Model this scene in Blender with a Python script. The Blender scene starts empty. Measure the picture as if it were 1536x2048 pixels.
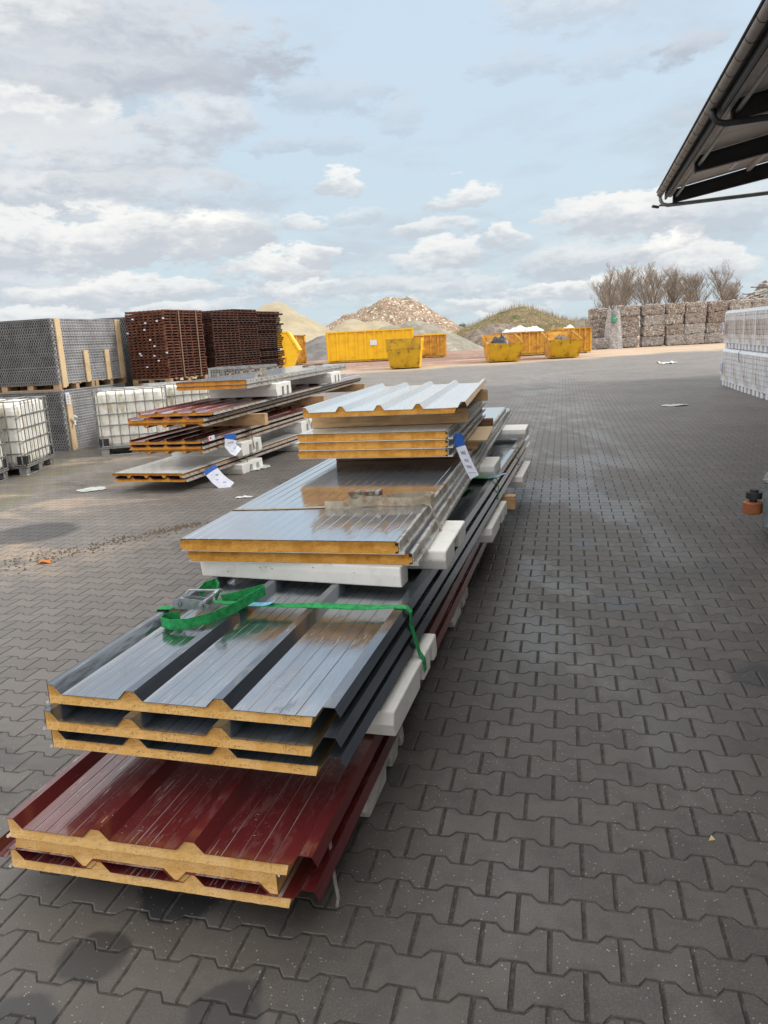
import bpy, bmesh, math, random
from mathutils import Vector, Matrix, noise
random.seed(7)
sc = bpy.context.scene
R = math.radians
# ------------------------------------------------------------------ camera
CAMH, PITCH, ROLL = 1.7559, .2230, -.0515
cd = bpy.data.cameras.new('camera'); cam = bpy.data.objects.new('camera', cd)
sc.collection.objects.link(cam); sc.camera = cam
cd.sensor_fit = 'VERTICAL'; cd.sensor_height = 36; cd.lens = 1525.54 / 2048 * 36
cd.clip_start = .05; cd.clip_end = 6000
fw = Vector((0, math.cos(PITCH), -math.sin(PITCH))); up0 = Vector((0, math.sin(PITCH), math.cos(PITCH))); rt0 = Vector((1, 0, 0))
c_, s_ = math.cos(ROLL), math.sin(ROLL)
rt = rt0 * c_ + up0 * s_; up = up0 * c_ - rt0 * s_
M = Matrix((rt, up, -fw)).transposed().to_4x4(); M.translation = (0, 0, CAMH)
cam.matrix_world = M
# ------------------------------------------------------------------ light
SUN_AZ, SUN_EL = 88, 40
sd = bpy.data.lights.new('sun', 'SUN'); sd.energy = 2.6; sd.angle = R(12); sd.color = (1, .95, .87)
so = bpy.data.objects.new('sun', sd); sc.collection.objects.link(so)
so.rotation_euler = Vector((-math.sin(R(SUN_AZ)) * math.cos(R(SUN_EL)), -math.cos(R(SUN_AZ)) * math.cos(R(SUN_EL)), -math.sin(R(SUN_EL)))).to_track_quat('-Z', 'Y').to_euler()
sc.view_settings.view_transform = 'Standard'; sc.view_settings.look = 'None'
sc.view_settings.exposure = 0.0; sc.view_settings.gamma = 1
sc.cycles.max_bounces = 6; sc.cycles.use_denoising = True

class NT:
    """small node-tree helper"""
    def __init__(s, tree): s.t = tree; s.n = tree.nodes; s.l = tree.links
    def new(s, typ, **kw):
        n = s.n.new(typ)
        for k, v in kw.items(): setattr(n, k, v)
        return n
    def put(s, sock, v):
        if v is None: return
        if isinstance(v, bpy.types.NodeSocket): s.l.new(v, sock)
        else:
            try: sock.default_value = v
            except Exception: sock.default_value = (v, v, v)
    def m(s, op, a, b=None, c=None, clamp=False):
        n = s.new('ShaderNodeMath', operation=op); n.use_clamp = clamp
        for i, v in enumerate((a, b, c)): s.put(n.inputs[i], v)
        return n.outputs[0]
    def vm(s, op, a, b=None, out=0):
        n = s.new('ShaderNodeVectorMath', operation=op)
        s.put(n.inputs[0], a); s.put(n.inputs[1], b)
        return n.outputs[out]
    def mix(s, f, a, b, blend='MIX'):
        n = s.new('ShaderNodeMix', data_type='RGBA', blend_type=blend)
        s.put(n.inputs[0], f); s.put(n.inputs[6], C4(a)); s.put(n.inputs[7], C4(b))
        return n.outputs[2]
    def mr(s, v, a, b, c=0, d=1, smooth=True):
        n = s.new('ShaderNodeMapRange'); n.interpolation_type = 'SMOOTHSTEP' if smooth else 'LINEAR'
        s.put(n.inputs[0], v)
        for i, x in enumerate((a, b, c, d)): s.put(n.inputs[i + 1], x)
        return n.outputs[0]
    def noise(s, vec, scale, detail=4, rough=.55, dist=0, out=0):
        n = s.new('ShaderNodeTexNoise'); s.put(n.inputs['Vector'], vec)
        n.inputs['Scale'].default_value = scale; n.inputs['Detail'].default_value = detail
        n.inputs['Roughness'].default_value = rough; n.inputs['Distortion'].default_value = dist
        return n.outputs[out]
    def vor(s, vec, scale, out='Distance', rnd=1):
        n = s.new('ShaderNodeTexVoronoi'); s.put(n.inputs['Vector'], vec); n.inputs['Scale'].default_value = scale
        n.inputs['Randomness'].default_value = rnd
        return n.outputs[out]
    def bump(s, h, strength, dist=.01):
        n = s.new('ShaderNodeBump'); n.inputs['Strength'].default_value = strength; n.inputs['Distance'].default_value = dist
        s.put(n.inputs['Height'], h); return n.outputs[0]
def C4(c):
    if isinstance(c, (tuple, list)) and len(c) == 3: return (*c, 1)
    return c

# ------------------------------------------------------------------ sky
w = bpy.data.worlds.new('World'); sc.world = w; w.use_nodes = True
k = NT(w.node_tree); k.n.clear()
wo = k.new('ShaderNodeOutputWorld'); bg = k.new('ShaderNodeBackground'); k.l.new(bg.outputs[0], wo.inputs[0])
sky = k.new('ShaderNodeTexSky', sky_type='NISHITA'); sky.sun_disc = False
sky.sun_elevation = R(SUN_EL); sky.sun_rotation = R(SUN_AZ); sky.dust_density = 1.5; sky.air_density = 1.0
tc = k.new('ShaderNodeTexCoord'); dvec = k.vm('NORMALIZE', tc.outputs['Generated'])
sep = k.new('ShaderNodeSeparateXYZ'); k.l.new(dvec, sep.inputs[0])
azd = k.m('MULTIPLY', k.m('ARCTAN2', sep.outputs[0], sep.outputs[1]), 57.2958)
eld = k.m('MULTIPLY', k.m('ARCSINE', sep.outputs[2]), 57.2958)
cmb = k.new('ShaderNodeCombineXYZ'); k.put(cmb.inputs[0], azd); k.put(cmb.inputs[1], eld); ae = cmb.outputs[0]
stretch = k.vm('MULTIPLY', dvec, (1, 1, 2.6))
nA = k.noise(stretch, 9, 9, .62, .2); nB = k.noise(stretch, 34, 7, .62, .1); nC = k.noise(k.vm('MULTIPLY', dvec, (1, 1, 1.6)), 70, 5, .6)
nisc = k.vm('MULTIPLY', sky.outputs[0], (.1, .1, .1))
veil = k.mix(k.mr(eld, 0, 22), (.67, .80, .87), (.67, .82, .96))
base = k.mix(.86, nisc, veil)
# soft grey wisps everywhere (cloud sheet projected on a plane)
pz = k.m('ADD', k.m('MAXIMUM', sep.outputs[2], 0), .11)
dv = k.new('ShaderNodeVectorMath', operation='DIVIDE'); k.put(dv.inputs[0], dvec)
cz = k.new('ShaderNodeCombineXYZ'); [k.put(cz.inputs[i], pz) for i in range(3)]; k.l.new(cz.outputs[0], dv.inputs[1])
pl = dv.outputs[0]
nP = k.noise(pl, 1.1, 9, .6, .3)
wisp = k.m('MULTIPLY', k.mr(nP, .46, .66, 0, .7), k.mr(nB, .3, .6, .4, 1))
col = k.mix(wisp, base, (.55, .62, .70))
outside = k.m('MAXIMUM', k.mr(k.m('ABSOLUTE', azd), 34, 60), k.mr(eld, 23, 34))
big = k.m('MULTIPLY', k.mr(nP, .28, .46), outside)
col = k.mix(big, col, k.mix(k.mr(nA, .35, .65), (1.05, 1.04, 1.03), (2.2, 2.12, 2.0)))  # clouds beyond the view made extra bright to lift the light on everything
# low streaks close to the horizon
lowb = k.mr(eld, 8.0, 2.0)
col = k.mix(k.m('MULTIPLY', k.mr(nA, .46, .60, 0, .75), lowb), col, k.mix(k.mr(nB, .42, .6), (.58, .64, .71), (.84, .85, .86)))
# individual clouds: azimuth, elevation, half sizes, whiteness, opacity
BL = [(-17.4,19.2,12.5,3.3,.22,1),(-22.5,19.8,5.0,2.2,.72,.8),(-21.8,14.8,5.8,2.2,.8,.95),(-22.6,12.2,8,2.0,.55,.8),(-16.5,12.5,6.5,2.6,.38,.75),(-11.3,14.6,3.6,1.7,.5,.8),
(-21.5,10.0,6.2,1.6,.55,.9),(-22.8,7.0,9,1.9,.72,.95),(-15.2,7.6,8.0,1.9,.82,1),(-10.6,8.0,2.9,1.5,1.05,1),(-8.2,8.0,2.4,1.4,.62,.55),
(-22.7,4.6,5.5,.9,.3,.7),(-19.6,3.9,4.4,.95,.86,.9),(-23.2,2.4,4.6,.8,.8,.8),(-13.2,4.0,2.6,.6,.78,.8),(-14.0,2.6,4.0,.6,.8,.7),
(-6.4,5.1,3.0,.95,.88,.9),(-3.6,5.8,2.0,.7,.85,.9),(-5.0,3.9,3.2,.5,.8,.75),(-1.5,10.6,1.5,.8,.9,.85),(-4.4,8.3,1.6,.6,.8,.7),(-.7,8.7,2.3,.5,.6,.5),
(-2.2,16.0,3.4,1.1,.1,.45),(2.9,14.6,1.6,1.2,.1,.4),(-9.2,11.1,1.1,.55,.1,.6),(-19,17.2,9,1.4,.30,.7),(-14.0,10.6,6.5,1.3,.40,.7),(-6.3,13.0,2.6,.5,.1,.45),(-1.8,13.2,2.0,.9,.1,.4),
(20.8,16.7,1.9,1.1,.05,.85),(10.4,16.8,2.5,1.0,.1,.45),(16.0,16.4,3.0,1.0,.12,.42),(14.0,20.0,5.0,1.9,.62,.55),(22.5,13.0,2.0,.6,.1,.3),
(6.3,9.6,1.8,.8,.85,.85),(4.2,7.6,2.8,.65,.75,.75),(4.9,5.5,2.8,1.15,.82,.9),(9.7,6.6,1.9,.6,.85,.85),(17.8,7.4,4.6,1.5,.84,.95),(20.3,4.9,2.4,1.3,1.0,1),(15.2,4.8,4.8,1.2,.58,.8),
(13.7,3.0,2.6,.55,.86,.85),(17.6,2.9,2.8,.6,.86,.85),(23.2,3.7,2.6,1.1,.8,.85),(23.4,7.0,4.2,1.7,.5,.7),(1.0,3.7,4.0,.7,.5,.6),(4.5,3.3,5.6,.7,.48,.6),(7.8,2.0,2.4,.45,.85,.7),(9.6,1.2,1.2,.4,.85,.7),(2.0,1.4,5,.5,.6,.5)]
warp = k.new('ShaderNodeTexNoise'); k.put(warp.inputs['Vector'], stretch); warp.inputs['Scale'].default_value = 11; warp.inputs['Detail'].default_value = 6; warp.inputs['Roughness'].default_value = .6
aw = k.vm('ADD', ae, k.vm('MULTIPLY', k.vm('SUBTRACT', warp.outputs[1], (.5, .5, .5)), (8.0, 3.2, 0)))      # clouds pulled apart by turbulence
nz1 = k.m('SUBTRACT', nA, .5); nz2 = k.m('SUBTRACT', nB, .5); nz3 = k.m('SUBTRACT', nC, .5)
nz = k.m('ADD', k.m('MULTIPLY', nz1, 3.0), k.m('ADD', k.m('MULTIPLY', nz2, 2.6), k.m('MULTIPLY', nz3, 1.1)))
shn = k.m('ADD', k.m('MULTIPLY', nz2, 2.1), k.m('ADD', k.m('MULTIPLY', nz1, 2.4), k.m('MULTIPLY', nz3, .4)))
for (a, e, rx, ry, wh, al) in BL:
    chain = k.new('ShaderNodeVectorMath', operation='MULTIPLY_ADD'); k.put(chain.inputs[0], col); k.put(chain.inputs[1], (1e-9, 1e-9, 1e-9)); k.put(chain.inputs[2], aw)   # keeps the shader stack small
    q = k.vm('MULTIPLY', k.vm('SUBTRACT', chain.outputs[0], (a, e, 0)), (1 / rx, 1 / ry, 0))
    r2 = k.vm('DOT_PRODUCT', q, q, out=1)
    dens = k.mr(k.m('ADD', r2, nz), 1.55, .75 if wh > .7 else .35, 0, al)
    sq = k.new('ShaderNodeSeparateXYZ'); k.l.new(q, sq.inputs[0])
    sh = k.mr(k.m('ADD', sq.outputs[1], shn), -.8 , .8)
    lo = (.46 + .16 * wh, .515 + .145 * wh, .60 + .11 * wh); hi = (.62 + .40 * wh, .67 + .34 * wh, .74 + .23 * wh)
    col = k.mix(dens, col, k.mix(sh, lo, hi))
col = k.mix(k.mr(eld, -.5, -3), col, (.25, .24, .22))
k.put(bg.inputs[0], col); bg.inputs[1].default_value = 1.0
w.cycles.sampling_method = 'MANUAL'; w.cycles.sample_map_resolution = 512

# ------------------------------------------------------------------ materials
def base_mat(name):
    m = bpy.data.materials.new(name); m.use_nodes = True
    n = NT(m.node_tree); b = n.n['Principled BSDF']; return m, n, b
def coords(n, what='Object'):
    return n.new('ShaderNodeTexCoord').outputs[what]
def pm(name, c1, c2=None, scale=8, rough=.6, metal=0, bump=0, bscale=40, st=(1, 1, 1), lo=.4, hi=.62, rvar=0, spec=.5, dirt=None, dsc=3, coat=0):
    m, n, b = base_mat(name); v = n.vm('MULTIPLY', coords(n), st)
    if c2 is None: c2 = tuple(x * .8 for x in c1)
    nn = n.noise(v, scale, 6, .6); col = n.mix(n.mr(nn, lo, hi), c1, c2)
    if dirt: col = n.mix(n.mr(n.noise(v, dsc, 7, .7), .52, .66), col, dirt)
    n.put(b.inputs['Base Color'], col)
    b.inputs['Metallic'].default_value = metal; b.inputs['Specular IOR Level'].default_value = spec
    if rvar: n.put(b.inputs['Roughness'], n.mr(n.noise(v, scale * 2, 5), .3, .7, rough - rvar, rough + rvar))
    else: b.inputs['Roughness'].default_value = rough
    if coat: b.inputs['Coat Weight'].default_value = coat; b.inputs['Coat Roughness'].default_value = .08
    if bump: n.put(b.inputs['Normal'], n.bump(n.noise(v, bscale, 5, .6), bump, .01))
    return m
def metal_sheet(name, c1, c2, metal, rough, wear, wearamt=.6, worn_rough=.35, film=None):
    """painted sheet with lengthwise film wear, scratches and water marks"""
    m, n, b = base_mat(name); v = coords(n)
    geo = n.new('ShaderNodeNewGeometry')
    nn = n.noise(n.vm('MULTIPLY', v, (5, .7, 5)), 2.2, 7, .65, .4)
    dn = n.noise(n.vm('MULTIPLY', v, (4, 1.2, 4)), 5, 8, .7, .3)
    col = n.mix(n.mr(nn, .35, .65), c1, c2)
    s1 = n.noise(n.vm('MULTIPLY', v, (60, 3, 60)), 2, 3, .5, .6)
    scr = n.m('MULTIPLY', n.mr(s1, .635, .66), n.mr(n.noise(v, 2.5, 4), .44, .6))
    s2 = n.noise(n.vm('ADD', n.vm('MULTIPLY', v, (14, 30, 14)), (3, 9, 2)), 3, 2, .5, 1.2)
    scr = n.m('MAXIMUM', scr, n.m('MULTIPLY', n.mr(s2, .69, .715), n.mr(n.noise(v, 4, 3), .5, .6)))
    sn = n.new('ShaderNodeSeparateXYZ'); n.l.new(geo.outputs['Normal'], sn.inputs[0])
    flat = n.mr(sn.outputs[2], .9, .97)
    if name.startswith('wine'):
        oz = n.new('ShaderNodeSeparateXYZ'); n.l.new(v, oz.inputs[0]); gm_ = n.m('MULTIPLY', n.m('MULTIPLY', n.m('GREATER_THAN', oz.outputs[2], .032), n.m('LESS_THAN', oz.outputs[2], .0408)), n.mr(n.noise(n.vm('MULTIPLY', v, (9, .8, 1)), 2, 4), .35, .6))
        gm_ = n.m('MULTIPLY', gm_, n.m('GREATER_THAN', n.m('ABSOLUTE', n.m('SUBTRACT', oz.outputs[2], .040)), .0004)); col = n.mix(n.m('MULTIPLY', gm_, .8), col, (.50, .42, .42))
    if film:   # translucent protective film left on the flats, ragged along the ribs
        oz = n.new('ShaderNodeSeparateXYZ'); n.l.new(v, oz.inputs[0])
        fm = n.m('MULTIPLY', n.m('MULTIPLY', n.m('LESS_THAN', oz.outputs[2], .05), flat), n.mr(n.noise(n.vm('MULTIPLY', v, (6, 1.5, 1)), 2, 6, .7), .30, .42))
        col = n.mix(fm, col, n.mix(n.mr(nn, .35, .65), film, tuple(x * .8 for x in film)))
    smear = n.m('MULTIPLY', n.m('MULTIPLY', n.mr(dn, .50, .62), flat), wearamt)
    col = n.mix(smear, col, wear)
    col = n.mix(n.m('MULTIPLY', n.m('MULTIPLY', scr, flat), .65), col, (.62, .64, .66))
    n.put(b.inputs['Base Color'], col); b.inputs['Metallic'].default_value = metal
    b.inputs['Coat Weight'].default_value = .7; b.inputs['Coat Roughness'].default_value = .10
    if film: n.put(b.inputs['Metallic'], n.mr(fm, 0, 1, metal, .97))
    n.put(b.inputs['Roughness'], n.mr(n.m('ADD', smear, n.m('MULTIPLY', scr, .5)), 0, .8, rough, worn_rough))
    n.put(b.inputs['Normal'], n.bump(n.noise(n.vm('MULTIPLY', v, (3, .8, 3)), 3, 3), .25, .012))
    return m
def foam_mat(name, c1, c2, cdark, top=.0, speck=.5):
    m, n, b = base_mat(name); v = coords(n)
    nn = n.noise(v, 14, 6, .65); col = n.mix(n.mr(nn, .36, .66), c1, c2)
    gz = n.new('ShaderNodeSeparateXYZ'); n.l.new(v, gz.inputs[0])
    band = n.noise(n.vm('MULTIPLY', v, (18, 1, 60)), 1.0, 6, .7)
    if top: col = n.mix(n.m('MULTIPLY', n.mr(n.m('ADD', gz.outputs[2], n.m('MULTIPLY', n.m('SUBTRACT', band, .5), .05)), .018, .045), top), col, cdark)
    sp = n.vor(v, 210); sp2 = n.mr(sp, .42, .22)
    col = n.mix(n.m('MULTIPLY', n.m('MULTIPLY', sp2, n.mr(band, .44, .60)), speck), col, tuple(x * .35 for x in cdark))
    n.put(b.inputs['Base Color'], col); b.inputs['Roughness'].default_value = .95; b.inputs['Specular IOR Level'].default_value = .1
    hh = n.m('ADD', n.m('MULTIPLY', n.noise(v, 120, 4), .5), n.noise(v, 30, 4))
    n.put(b.inputs['Normal'], n.bump(hh, .7, .006)); return m
MT = {}
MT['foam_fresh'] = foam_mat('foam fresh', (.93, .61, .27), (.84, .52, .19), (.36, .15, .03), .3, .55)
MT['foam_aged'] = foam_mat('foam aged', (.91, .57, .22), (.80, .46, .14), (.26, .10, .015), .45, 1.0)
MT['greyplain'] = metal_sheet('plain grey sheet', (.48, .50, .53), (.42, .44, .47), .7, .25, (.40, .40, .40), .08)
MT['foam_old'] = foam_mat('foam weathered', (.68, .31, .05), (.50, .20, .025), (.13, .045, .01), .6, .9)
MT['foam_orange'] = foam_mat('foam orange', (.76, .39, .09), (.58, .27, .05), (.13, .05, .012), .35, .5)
MT['anth'] = metal_sheet('anthracite sheet', (.105, .13, .165), (.13, .155, .19), .72, .16, (.34, .30, .28), .34, film=(.37, .41, .465))
MT['anthflat'] = metal_sheet('anthracite flat sheet', (.105, .13, .165), (.13, .155, .19), .72, .16, (.30, .27, .25), .3)
MT['flatgrey'] = metal_sheet('grey flat sheet', (.50, .545, .60), (.45, .49, .545), .85, .10, (.42, .41, .40), .12, .16)
MT['red'] = metal_sheet('wine red sheet', (.150, .020, .021), (.12, .015, .018), .15, .18, (.27, .16, .15), .28)
MT['white_sheet'] = metal_sheet('white sheet', (.76, .80, .82), (.70, .75, .78), .0, .22, (.52, .50, .46), .2)
MT['lightsteel'] = metal_sheet('light steel sheet', (.78, .83, .86), (.73, .78, .81), .2, .25, (.6, .62, .62), .12)
MT['edge'] = pm('zinc steel edge', (.62, .62, .60), (.42, .40, .37), 20, .4, .4, 0, dirt=(.25, .17, .11), dsc=9)
MT['gasket'] = pm('black gasket', (.012, .012, .014), (.02, .02, .022), 10, .6)
def eps_mat(name, c1, c2, dirt, amt):
    m, n, b = base_mat(name); v = coords(n)
    bead = n.vor(v, 190); col = n.mix(n.mr(n.noise(v, 6, 6), .38, .62), c1, c2); col = n.mix(n.mr(bead, .35, .75, 0, .08), col, tuple(x * .6 for x in c2))
    col = n.mix(n.m('MULTIPLY', n.mr(n.noise(v, 9, 8, .75), .50, .68), amt), col, dirt)
    pits = n.m('MULTIPLY', n.mr(n.vor(v, 26), .16, .06), n.mr(n.noise(v, 5, 3), .45, .6)); col = n.mix(n.m('MULTIPLY', pits, .6), col, tuple(x * .5 for x in dirt))
    n.put(b.inputs['Base Color'], col); b.inputs['Roughness'].default_value = .9; b.inputs['Specular IOR Level'].default_value = .25
    n.put(b.inputs['Normal'], n.bump(n.m('ADD', n.m('MULTIPLY', bead, .12), n.m('ADD', n.noise(v, 14, 3, .5), n.m('MULTIPLY', pits, -1))), .6, .006)); return m
def wood_mat(name, c1, c2):
    m, n, b = base_mat(name); v = coords(n)
    g = n.noise(n.vm('MULTIPLY', v, (2, 30, 30)), 2.5, 6, .6, .5); g2 = n.noise(v, 3, 4)
    col = n.mix(n.mr(g, .35, .65), c1, c2); col = n.mix(n.mr(g2, .5, .7, 0, .5), col, tuple(x * .6 for x in c2))
    n.put(b.inputs['Base Color'], col); b.inputs['Roughness'].default_value = .8
    n.put(b.inputs['Normal'], n.bump(g, .4, .004)); return m
MT['eps'] = eps_mat('polystyrene', (.88, .88, .86), (.82, .83, .80), (.60, .58, .53), .4)
MT['eps_grey'] = eps_mat('dirty polystyrene', (.68, .68, .64), (.54, .54, .51), (.34, .32, .28), .8)
MT['wood'] = wood_mat('timber', (.70, .47, .26), (.52, .32, .16))
MT['woodd'] = wood_mat('dark timber', (.26, .15, .08), (.16, .085, .045))  # darker brown timber tone
MT['plank'] = wood_mat('pale plank', (.72, .56, .36), (.55, .40, .22))
MT['pallet'] = wood_mat('pallet wood', (.50, .33, .19), (.33, .22, .13))
MT['green'] = pm('green webbing', (.03, .36, .11), (.018, .22, .065), 45, .8, 0, .4, 250, spec=.3)
MT['beige'] = pm('beige webbing', (.52, .46, .36), (.40, .34, .26), 22, .85, 0, .5, 250, dirt=(.28, .18, .11), dsc=12)
MT['zinc'] = pm('zinc plated steel', (.42, .46, .50), (.30, .33, .36), 30, .35, .8, .2, 60)
MT['rustbuckle'] = pm('rusty buckle', (.20, .09, .05), (.28, .32, .28), 26, .7, .3, .4, 90)
MT['blue'] = pm('blue print', (.03, .13, .50), (.02, .10, .42), 30, .5)
MT['paleblue'] = pm('pale blue label', (.18, .50, .80), (.3, .6, .85), 60, .5)
MT['paper'] = pm('paper', (.74, .78, .90), (.66, .70, .84), 25, .5, 0, .15, 40)
MT['ink'] = pm('ink', (.10, .10, .13), (.22, .22, .26), 200, .6)
MT['redprint'] = pm('red print', (.62, .06, .06), (.7, .15, .12), 60, .5)
MT['string'] = pm('grey string', (.40, .40, .39), (.3, .3, .29), 60, .7)
MT['rope'] = pm('brown strap', (.20, .13, .09), (.28, .2, .14), 60, .8)
MT['dgreen'] = pm('dark green strap', (.02, .10, .05), (.03, .07, .05), 60, .7)
MT['tank'] = pm('milky tank plastic', (.88, .88, .83), (.78, .77, .70), 5, .45, 0, .15, 12, dirt=(.55, .48, .34), dsc=5, st=(2, 2, .6))
MT['galv'] = pm('galvanised tube', (.36, .38, .39), (.26, .27, .28), 14, .5, .6, dirt=(.20, .13, .09), dsc=8)
MT['black'] = pm('black plastic', (.02, .022, .025), (.035, .035, .04), 8, .5)
MT['plate'] = pm('grey plate', (.16, .19, .21), (.22, .25, .27), 5, .4)
MT['grid_shaded'] = pm('grid plastic shaded face', (.155, .157, .163), (.105, .108, .115), 3, .65, 0, .4, 60, dirt=(.17, .165, .16), dsc=4)  # same plastic, darker copy for the front faces turned from the sun
MT['grid_lit'] = pm('grid plastic lit face', (.36, .365, .38), (.28, .285, .30), 3, .6, 0, .4, 60, dirt=(.28, .28, .28), dsc=5)  # paler copy of the grid plastic for the sunlit side and top
MT['recess_shade'] = pm('painted recess shade', (.02, .02, .022), (.015, .015, .017), 3, .9)  # near-black colour standing in for the shade between the bars
MT['rust'] = pm('rusted steel', (.15, .052, .028), (.08, .028, .017), 7, .9, 0, .6, 60, dirt=(.20, .085, .045), dsc=6)
MT['rustdark'] = pm('dark rusted steel', (.085, .030, .018), (.04, .016, .011), 7, .9, 0, .6, 60, dirt=(.10, .04, .025), dsc=6)
MT['yellow'] = pm('yellow paint', (.90, .56, .003), (.84, .50, .004), 1.5, .4, 0, .25, 3, dirt=(.72, .40, .01), dsc=1.6)
MT['mustard'] = pm('worn yellow paint shaded', (.60, .36, .008), (.46, .27, .012), 2.0, .6, 0, .4, 5, dirt=(.16, .075, .02), dsc=2.3)  # worn, dirty paint, darkened as well to carry the shade on the skip fronts
MT['oldyellow'] = pm('faded yellow paint', (.70, .38, .04), (.50, .24, .03), 2.2, .6, 0, .4, 5, dirt=(.30, .12, .05), dsc=2.0)
MT['orange'] = pm('orange primer', (.70, .20, .02), (.6, .25, .03), 3, .6)
MT['rustrim'] = pm('rusty rim', (.30, .13, .05), (.55, .30, .06), 3, .8)
MT['sand'] = pm('pale sand', (.40, .345, .24), (.32, .28, .195), .5, .95, 0, .8, 3, dirt=(.40, .35, .26), dsc=.25)
MT['darkgravel'] = pm('dark gravel', (.135, .13, .13), (.20, .19, .18), .8, .95, 0, .8, 6)
MT['gravel'] = pm('grey gravel', (.27, .25, .205), (.205, .19, .155), 1.2, .95, 0, .8, 7, dirt=(.38, .36, .30), dsc=.4)
def rubble_mat(name, cols, sc_, bs=.6):
    m, n, b = base_mat(name); v = coords(n)
    ce = n.vor(v, sc_, 'Color'); hs = n.new('ShaderNodeSeparateXYZ'); n.l.new(ce, hs.inputs[0])
    rp = n.new('ShaderNodeValToRGB'); rp.color_ramp.interpolation = 'CONSTANT'; n.put(rp.inputs[0], hs.outputs[0])
    els = rp.color_ramp.elements; els[0].position = 0; els[0].color = C4(cols[0][1]); els[1].position = cols[1][0]; els[1].color = C4(cols[1][1])
    for p, c in cols[2:]: e = els.new(p); e.color = C4(c)
    big_ = n.noise(v, sc_ * .12, 4); col = n.mix(n.mr(big_, .4, .65, 0, .35), rp.outputs[0], cols[0][1])
    if name.startswith('baled'):
        oi = n.new('ShaderNodeObjectInfo').outputs['Random']; col = n.mix(n.m('MULTIPLY', oi, .55), col, n.mix(n.mr(n.m('FRACT', n.m('MULTIPLY', oi, 7.3)), .3, .7), (.20, .13, .10), (.46, .45, .45)))
    n.put(b.inputs['Base Color'], col); b.inputs['Roughness'].default_value = .9
    n.put(b.inputs['Normal'], n.bump(n.vor(v, sc_), bs, .15)); return m
MT['rubble'] = rubble_mat('brick rubble', [(0, (.27, .20, .14)), (.22, (.34, .27, .20)), (.42, (.40, .25, .17)), (.58, (.42, .35, .27)), (.74, (.20, .155, .115)), (.91, (.66, .60, .51))], 3.6, .9)
MT['bale'] = rubble_mat('baled plastic', [(0, (.26, .21, .18)), (.18, (.40, .36, .32)), (.34, (.15, .12, .10)), (.46, (.44, .36, .30)), (.60, (.58, .53, .47)), (.76, (.36, .19, .15)), (.81, (.30, .31, .36)), (.86, (.48, .43, .28)), (.89, (.88, .86, .80))], 15, .7)
MT['bale2'] = rubble_mat('baled pale film', [(0, (.36, .35, .35)), (.2, (.48, .47, .47)), (.5, (.28, .27, .28)), (.7, (.6, .59, .58)), (.9, (.8, .8, .8))], 10, .9)
MT['scrapm'] = pm('scrap profiles', (.66, .66, .64), (.40, .38, .35), 2, .5, .2)
MT['scrapd'] = pm('dark scrap', (.12, .09, .08), (.22, .19, .17), 3, .8)
MT['film'] = pm('plastic film', (.74, .76, .76), (.55, .60, .60), 6, .4, 0, .5, 14)
MT['filmg'] = pm('green film', (.02, .30, .14), (.03, .2, .1), 6, .4)
MT['bags'] = pm('black bags', (.02, .02, .025), (.05, .05, .06), 6, .35, 0, .6, 9)
MT['concrete'] = pm('concrete', (.36, .34, .29), (.28, .26, .22), 3, .9, 0, .4, 20, dirt=(.22, .21, .16), dsc=1.5)
MT['wrap'] = pm('wrapped pavers', (.72, .75, .80), (.56, .57, .60), 3, .25, 0, .5, 18, dirt=(.5, .33, .20), dsc=2.0, spec=.8)
MT['wrapw'] = pm('white shrink film', (.84, .87, .92), (.72, .76, .82), 7, .25, 0, .5, 26, spec=.8)
MT['wrapb'] = pm('brown paver course', (.42, .30, .23), (.30, .25, .22), 4, .4, 0, .4, 30)
MT['feet'] = pm('pale grey plastic', (.68, .70, .74), (.6, .62, .66), 4, .5)
MT['hallm'] = pm('dark grey coated steel', (.030, .034, .040), (.022, .025, .030), 3, .55, .1)
MT['gutter'] = pm('brown grey gutter', (.17, .15, .14), (.13, .115, .108), 3, .45, .3)
MT['pipe'] = pm('galvanised purlin', (.24, .27, .28), (.19, .21, .22), 3, .5, .3)
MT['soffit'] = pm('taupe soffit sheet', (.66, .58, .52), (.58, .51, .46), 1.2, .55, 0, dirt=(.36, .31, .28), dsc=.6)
MT['wallm'] = pm('grey cladding', (.30, .31, .32), (.26, .27, .28), 1, .5)
MT['bark'] = pm('bark', (.145, .115, .090), (.20, .165, .13), 2, .95)
MT['twig'] = pm('twigs', (.34, .285, .235), (.25, .21, .175), .6, .95)
MT['leafd'] = pm('dark leaves', (.035, .06, .025), (.06, .085, .035), 1, .8)
MT['drygrass'] = pm('dry stalks', (.42, .33, .20), (.30, .24, .14), 1, .9)
MT['scrub'] = pm('brown scrub', (.17, .13, .09), (.12, .10, .07), 1, .9)
MT['trailer'] = pm('worn steel body', (.14, .16, .18), (.24, .26, .28), 6, .4, .4, dirt=(.42, .44, .45), dsc=9)
MT['roller'] = pm('orange brown roller', (.33, .10, .035), (.24, .08, .035), 8, .5)

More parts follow.
